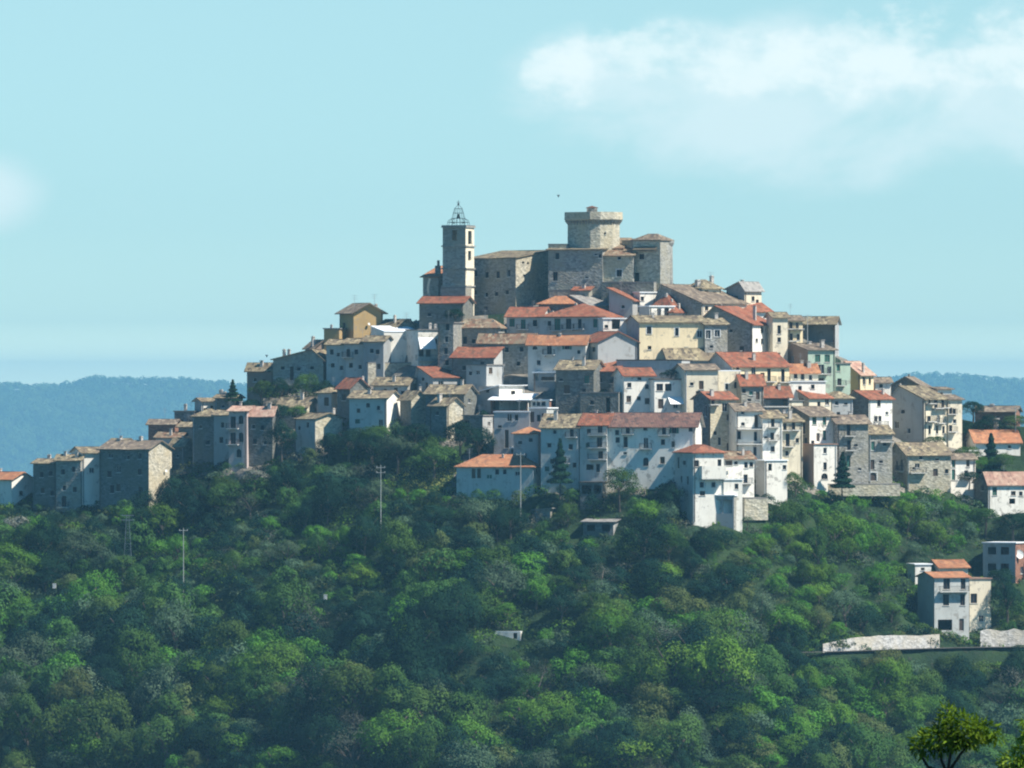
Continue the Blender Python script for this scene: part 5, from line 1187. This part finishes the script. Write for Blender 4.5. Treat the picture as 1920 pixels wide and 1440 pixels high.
# all remaining trees of the wood: one mass
Vs, Fs, Ms = [], [], []; off = 0; kinds = ['green','bright','olive','dark','bare','brown']
def geo(me_):
    v = np.empty(len(me_.vertices)*3, dtype=np.float32); me_.vertices.foreach_get('co', v); return v.reshape(-1,4,3)
GEO = {k: [geo(m_) for m_ in CROWN[k]] for k in kinds}
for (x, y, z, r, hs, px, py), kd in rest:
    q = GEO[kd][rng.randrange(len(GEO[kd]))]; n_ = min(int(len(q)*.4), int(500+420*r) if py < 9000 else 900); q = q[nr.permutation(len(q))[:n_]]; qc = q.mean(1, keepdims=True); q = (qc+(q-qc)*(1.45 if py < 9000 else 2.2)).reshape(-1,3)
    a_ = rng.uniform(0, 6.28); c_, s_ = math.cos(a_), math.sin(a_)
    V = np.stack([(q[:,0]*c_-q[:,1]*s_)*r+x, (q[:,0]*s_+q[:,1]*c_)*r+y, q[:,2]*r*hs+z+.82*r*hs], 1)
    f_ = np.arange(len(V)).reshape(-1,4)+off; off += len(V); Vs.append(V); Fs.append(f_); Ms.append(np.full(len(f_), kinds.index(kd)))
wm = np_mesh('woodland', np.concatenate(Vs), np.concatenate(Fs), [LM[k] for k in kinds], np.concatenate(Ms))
wo_ = bpy.data.objects.new('woodland', wm); col.objects.link(wo_); tag(wo_, 'the rest of the dense green wood covering the slope', 'wood', kind='stuff')

# undergrowth: low leafy mounds over the slope
P_, S_, M_ = [], [], []
for k in range(6500):
    x = rng.uniform(-112, 112); y = rng.uniform(1315, 1498); z = gz(x, y); px, py = proj(x, y, z)
    if px < -60 or px > 1980 or py > 1470: continue
    Lp = np.interp(px, TOPX, TOPY)
    if py < Lp-45 and not (px < 620 and py > 700): continue
    if any((-a-.3 < (x-cx)*ex.x+(y-cy)*ex.y < .3) and (-.3 < (x-cx)*ey.x+(y-cy)*ey.y < b+.3) for cx, cy, ex, ey, a, b, cz in FOOT): continue
    ryy = np.interp(x, RX, RY)
    if x > 50 and -3.6 < y-ryy < 3.2: continue
    R_ = rng.uniform(.7, 2.1) if py > Lp+8 else rng.uniform(.6, 1.3)
    if inrect(px-8, px+8, py-12, py): R_ *= .45
    n_ = int(58*R_*R_+25); d = nr.normal(size=(n_,3)); d /= np.linalg.norm(d, axis=1, keepdims=True); d[:,2] = np.abs(d[:,2])
    P_.append(d*nr.uniform(.75,1.12,(n_,1))*np.array([R_*1.3, R_*1.3, R_*.9])+np.array([x,y,z-.1])); S_.append(d+nr.normal(scale=.5, size=(n_,3))); M_.append(np.full(n_, rng.choice([0,0,1,2,2,3,4,5])))
for k in range(560):     # scrub crowding both sides of the road walls
    x = rng.uniform(50, 108); o_ = rng.uniform(-5.6, -3.5) if k % 2 else rng.uniform(3.6, 9)
    y = float(np.interp(x, RX, RY))+o_; z = gz(x, y); R_ = rng.uniform(.7, 1.25) if o_ < 0 else rng.uniform(.5, 1.3)
    if any((-a-.3 < (x-cx)*ex.x+(y-cy)*ex.y < .3) and (-.3 < (x-cx)*ey.x+(y-cy)*ey.y < b+.3) for cx, cy, ex, ey, a, b, cz in FOOT): continue
    n_ = int(75*R_*R_+40); d = nr.normal(size=(n_,3)); d /= np.linalg.norm(d, axis=1, keepdims=True); d[:,2] = np.abs(d[:,2])
    P_.append(d*nr.uniform(.75,1.12,(n_,1))*np.array([R_*1.3, R_*1.3, R_])+np.array([x,y,z-.1])); S_.append(d+nr.normal(scale=.4, size=(n_,3))); M_.append(np.full(n_, rng.choice([0,0,1,2,3,5])))
V, Fc = leaves(np.concatenate(P_), np.concatenate(S_), .30)
um = np_mesh('undergrowth', V, Fc, [LM[k] for k in kinds], np.concatenate(M_))
uo = bpy.data.objects.new('undergrowth', um); col.objects.link(uo); tag(uo, 'low bushes and scrub between the trees of the slope', 'undergrowth', kind='stuff')
# grassy bank under the orange roofed cottage: short blades
P_ = []
for k in range(9000):
    px = rng.uniform(735, 900); y = rng.uniform(1430, 1475); x = (px-960)/F*y; z = gz(x, y); py = proj(x, y, z)[1]
    if 878 < py < 925+8*math.sin(px*.1): P_.append((x, y, z+.12))
if P_:
    P_ = np.array(P_); V, Fc = leaves(P_, nr.normal(size=P_.shape)*np.array([1,1,.6])+np.array([.3,-.3,.8]), .3)
    gm = np_mesh('grass', V, Fc, [leaf_mat('sunny_grass', (.16,.20,.05), (.22,.25,.08), (.28,.27,.12))]); go = bpy.data.objects.new('grass', gm); col.objects.link(go); tag(go, 'sunlit grass on the bank left of the orange roofed cottage', 'grass', kind='stuff')

# far woods on the hills behind
P_, N_, Z_ = [], [], []
for side, x0, x1, n_t in (('l', -1560, -560, 6500), ('r', 880, 1460, 3200)):
    for k in range(n_t):
        x = nr.uniform(x0, x1); y = 20025-abs(nr.normal())*420 if nr.random() < .4 else nr.uniform(18900, 20020)
        z = float(hills_h(np.array([x]), np.array([y]))[0]); R_ = nr.uniform(6.0, 14)
        d = nr.normal(size=(60,3)); d /= np.linalg.norm(d, axis=1, keepdims=True); d[:,2] = np.abs(d[:,2])*1.1-.15
        P_.append(d*R_*nr.uniform(.8,1.1,(60,1))+np.array([x,y,z+R_*.55])); N_.append(d+nr.normal(scale=.35,size=(60,3)))
V, Fc = leaves(np.concatenate(P_), np.concatenate(N_), 4.6)
fm = np_mesh('far_woodland', V, Fc, [leaf_mat('far_leaves', (.05,.11,.035), (.11,.18,.05), (.14,.17,.08), .2, .015)])
fo = bpy.data.objects.new('far_woodland', fm); col.objects.link(fo); tag(fo, 'hazy woodland covering the distant ridge behind the village', 'wood', kind='stuff')

# ------------------------------------------------------------------ poles, pylons, sheds, little things
def pole(px, pytop, pybase, label, dy=0, Y=None, arms=1):
    x, y, z = cam_ground(px, pybase)
    if Y: y = Y; x = (px-960)/F*y; z = (720-pybase)/F*y
    y += dy; z = (720-pybase)/F*y; h = (pybase-pytop)*y/F
    root = empty('utility_pole', (x, y, z), label, 'utility pole')
    mb = MB(); mb.tube((0,0,-2.5), (0,0,h), .10, .06, 8); mb.build('mast', POLEM, root)
    mb = MB()
    for k in range(arms):
        zz = h-.5-k*.9; mb.box((0,0,0), (1,0,0), (0,1,0), .8, .05, zz, zz+.1)
        for s_ in (-.7, 0, .7): mb.lathe((s_,0,zz+.1), [(.05,0),(.07,.08),(.03,.2),(0,.24)], 6)
    mb.build('crossarm', POLEM, root); return root
pole(715, 872, 990, "pale tall utility pole standing in the wood below the left village", dy=-6, arms=2)
pole(1363, 893, 958, "utility pole in front of the white balconied front house", dy=-2, arms=3)
pole(976, 848, 955, "thin pale pole in front of the orange roofed cottage", dy=-4)
pole(1411, 862, 945, "pole with stays at the right corner of the front white house", dy=-2, arms=2)
pole(938, 683, 722, "slim white pole beside the little grey front house", dy=-1)
pole(1904, 762, 806, "slim mast behind the orange roof at the right border", Y=1492)
pole(1368+146, 592, 655, "mast in front of the dark barn like house on the right skyline", dy=0, Y=1484)
PYL = flat_mat('dull_steel', (.20,.24,.26), .6, .2, 2.0, .3)
def pylon(px, pytop, pybase, label):
    x, y, z = cam_ground(px, pybase); y -= 3; z = (720-pybase)/F*y; h = (pybase-pytop)*y/F; w = h*.085
    root = empty('lattice_pylon', (x, y, z), label, 'pylon'); mb = MB()
    cs = [(-1,-1),(1,-1),(1,1),(-1,1)]
    P = lambda k, t_: Vector((cs[k][0]*w*(1-.7*t_), cs[k][1]*w*(1-.7*t_), h*t_))
    for k in range(4): mb.tube(P(k,0)-Vector((0,0,1.5)), P(k,1), .035, n=4)
    n_ = 9
    for i in range(n_):
        for k in range(4):
            k2 = (k+1)%4; mb.tube(P(k,i/n_), P(k2,(i+1)/n_), .016, n=3); mb.tube(P(k,(i+1)/n_), P(k2,(i+1)/n_), .016, n=3)
    mb.build('lattice', PYL, root); mb = MB()
    for t_ in (.99, .9): mb.box((0,0,0), (1,0,0), (0,1,0), h*.12, .06, h*t_, h*t_+.12)
    mb.build('crossarm', PYL, root)
pylon(241, 966, 1062, "faint grey lattice pylon in the wood below the tall blank white house")
pole(346, 990, 1095, "thin pole in the wood below the salmon roofed houses", dy=-5)
# shed with a pale sheet roof in the trees, ruined white wall, huts
b_ = H("shabby low shed with a pale sheet roof among the trees below the white terrace", 1093,1150,1159, 979,1000,'S',4,'grey','dark_stone','grey',wins=[(1108,990,14,12,'n'),(1136,990,14,12,'n')],phi=14,b=4,dy=-1,cat='shed',name='shed')
H("dark open lean to on posts under the white three balcony house", 1088,1130,1136, 905,930,'F',0,'brown','dark_stone',wins=[(1100,918,16,16,'n'),(1120,918,12,16,'n')],phi=14,b=4,dy=-4,cat='shed',name='shed')
H("small pale roofed hut half buried in the green slope left of the shabby shed", 1010,1032,1036, 954,966,'T',-3,'grey','stone',phi=20,b=3,dy=-1,cat='hut',name='hut')
H("open basement arcade under the front white house", 1298,1376,1392, 930,968,'F',0,'metal','concrete','stone',wins=[(1314,950,22,26,'n'),(1340,950,22,26,'n'),(1364,950,16,26,'n')],phi=15,b=4,dy=-7,cat='basement',name='basement')
tag(H("broken white wall with a dark gap alone in the lower wood", 928,976,982, 1186,1205,'F',0,'metal','white',wins=[(966,1192,4,12,'n')],phi=12,b=.6,dy=-3,ov=0,cat='wall',name='garden_wall',under=2).root)
tag(H("stone terrace wall under the tall rough stone houses", 1545,1548,1680, 909,920,'F',0,'grey','stone','pale_stone',phi=77,b=14,a=3,dy=-4,ov=.02,cat='terrace wall',name='terrace_wall',under=1).root)
tag(H("rubble terrace wall at the right foot of the front white houses", 1392,1396,1440, 935,965,'F',0,'grey','stone','pale_stone',phi=70,a=4,dy=-3,ov=.02,under=1,cat='terrace wall',name='terrace_wall').root)
# beehive-like white boxes glinting in the clearings
for px, py, lb in ((104,1098,"small white box in the dark clearing left of the bronze tree"),(102,1154,"lowest white box in the dark clearing near the left border"),(155,1140,"white box just right of the dark left clearing"),(357,1130,"white box beside the grey trees left of the terraces"),(611,1119,"white box at the edge of the long dark clearing"),(768,1001,"small pale box among trees in the middle of the slope")):
    x, y, z = cam_ground(px, py); y -= 3.5; z = (720-py)*y/F
    mb = MB(); mb.box((0,0,0), (1,0,0), (0,1,0), .3, .26, -.5, .3); mb.box((0,0,0), (1,0,0), (0,1,0), .36, .31, .302, .38); mb.box((0,-.28,0), (1,0,0), (0,1,0), .15, .03, -.05, .0)
    tag(mb.build('beehive', WOODW, loc=(x, y, z)), lb, 'box')
# bird
for px, py, lb in ((500,668,"small dark bird in the sky left of the two chimney pots"),(1047,368,"tiny dark bird in the sky between bell tower and castle tower")):
    mb = MB(); mb.lathe((0,0,-.2), [(0,0),(.09,.1),(.12,.25),(.06,.42),(0,.5)], 8)
    for s_ in (-1, 1): mb.poly([(0,0,.12), (s_*.18,.05,.3), (s_*.26,.12,.26), (s_*.16,.1,.05), (0,0,-.02)])
    tag(mb.build('bird', flat_mat('feathers', (.04,.04,.045)), loc=W(px,py,1470)), lb, 'bird')

# ------------------------------------------------------------------ near tree, bottom right, on the photographer's hillside
NL = leaf_mat('near_glossy_leaves', (.05,.12,.01), (.17,.30,.028), (.34,.47,.08), .4, 9.0)
def near_tree(label, px, py, blobs, nleaf, Y, limbs):
    gx = (px-960)/F*Y; g0 = gz(gx, Y); root = empty('young_tree', (gx, Y, g0), label, 'tree')
    s = Y/F; loc = lambda a_, b_, dy=0: Vector(((a_-960)*s, Y+dy, (720-b_)*s))-root.location
    mb = MB(); base = Vector((0,0,-.3)); fork = loc(px, py)
    mb.tube(base, fork, .05, .022, 8)
    for pts in limbs:
        prev = fork; r0 = .016
        for q in pts:
            c_ = loc(*q); mb.tube(prev, c_, r0, r0*.8, 7); prev = c_; r0 *= .8
    mb.build('trunk', flat_mat('near_bark', (.035,.03,.022), .9), root)
    Vs, Fs = [], []
    tot = sum(w*h for _, _, w, h in blobs)
    for cx, cy, w, h in blobs:
        n_ = int(nleaf*w*h/tot); c_ = np.array(loc(cx, cy)); d = nr.normal(size=(n_,3)); d /= np.linalg.norm(d, axis=1, keepdims=True)
        rr = nr.uniform(.35, 1.08, (n_,1))**.7; pos = c_+d*rr*np.array([w*s*.5, w*s*.5, h*s*.5])
        dirn = d*.8+nr.normal(scale=.5, size=(n_,3))+np.array([0,0,-.25]); dirn /= np.linalg.norm(dirn, axis=1, keepdims=True)
        up = nr.normal(size=(n_,3))+np.array([0,0,1.2]); sd_ = np.cross(dirn, up); sd_ /= np.linalg.norm(sd_, axis=1, keepdims=True); nn = np.cross(sd_, dirn)
        L_ = nr.uniform(.055, .105, (n_,1)); wd = L_*.11
        a0 = pos; a1 = pos+dirn*L_*.35+sd_*wd+nn*L_*.04; a2 = pos+dirn*L_*.7+sd_*wd*.7-nn*L_*.02; a3 = pos+dirn*L_-nn*L_*.12; a4 = pos+dirn*L_*.7-sd_*wd*.7-nn*L_*.02; a5 = pos+dirn*L_*.35-sd_*wd+nn*L_*.04
        off_ = sum(len(v) for v in Vs); Vs.append(np.stack([a0,a1,a2,a3,a4,a5],1).reshape(-1,3)); k = np.arange(n_)*6+off_
        Fs.append(np.concatenate([np.stack([k,k+1,k+2,k+5],1), np.stack([k+5,k+2,k+3,k+4],1)]))
    cm = np_mesh('crown', np.concatenate(Vs), np.concatenate(Fs), [NL]); o = bpy.data.objects.new('crown', cm); col.objects.link(o); o.parent = root
near_tree("young glossy leaved tree top in the near foreground at the bottom right", 1776, 1452,
  [(1790,1365,62,66),(1760,1385,56,52),(1815,1372,70,56),(1736,1395,40,48),(1722,1398,24,34),(1845,1370,50,36),(1862,1376,26,26),(1776,1340,24,34),(1800,1390,80,26),(1873,1384,14,22)], 1500, 75,
  [[(1765,1425),(1758,1395),(1770,1360)],[(1783,1410),(1800,1380)],[(1800,1415),(1816,1395),(1840,1375)],[(1740,1438),(1728,1418),(1722,1400)]])
near_tree("second glossy leaved tree top cut off by the bottom right corner", 1925, 1480,
  [(1898,1428,50,34),(1918,1412,34,30),(1885,1436,26,20),(1926,1362,20,44),(1932,1390,24,40),(1938,1430,40,44)], 700, 73,
  [[(1915,1450),(1900,1430)],[(1930,1420),(1928,1370)]])

# ------------------------------------------------------------------ haze
HZ = bpy.data.materials.new('haze_air'); HZ.use_nodes = True; t = HZ.node_tree
for n in list(t.nodes): t.nodes.remove(n)
pv = N(t, 'ShaderNodeVolumePrincipled', inp={'Color': (.27,.62,.85,1), 'Density': 0.000060, 'Anisotropy': 0.0})
o = N(t, 'ShaderNodeOutputMaterial'); t.links.new(pv.outputs[0], o.inputs['Volume'])
mb = MB(); x0, x1, y0, y1, z0, z1 = -9200, 9200, -600, 22600, -900, 62
mb.hexa([(x0,y0,z0),(x1,y0,z0),(x1,y1,z0),(x0,y1,z0),(x0,y0,z1),(x1,y0,z1),(x1,y1,z1),(x0,y1,z1)])
hz = mb.build('haze', HZ); tag(hz, kind='stuff')
import bmesh
bm = bmesh.new(); bm.from_mesh(hz.data); bmesh.ops.remove_doubles(bm, verts=bm.verts, dist=.01); bmesh.ops.recalc_face_normals(bm, faces=bm.faces); bm.to_mesh(hz.data); bm.free()
print('objects', len(bpy.data.objects), 'faces', sum(len(m_.polygons) for m_ in bpy.data.meshes))
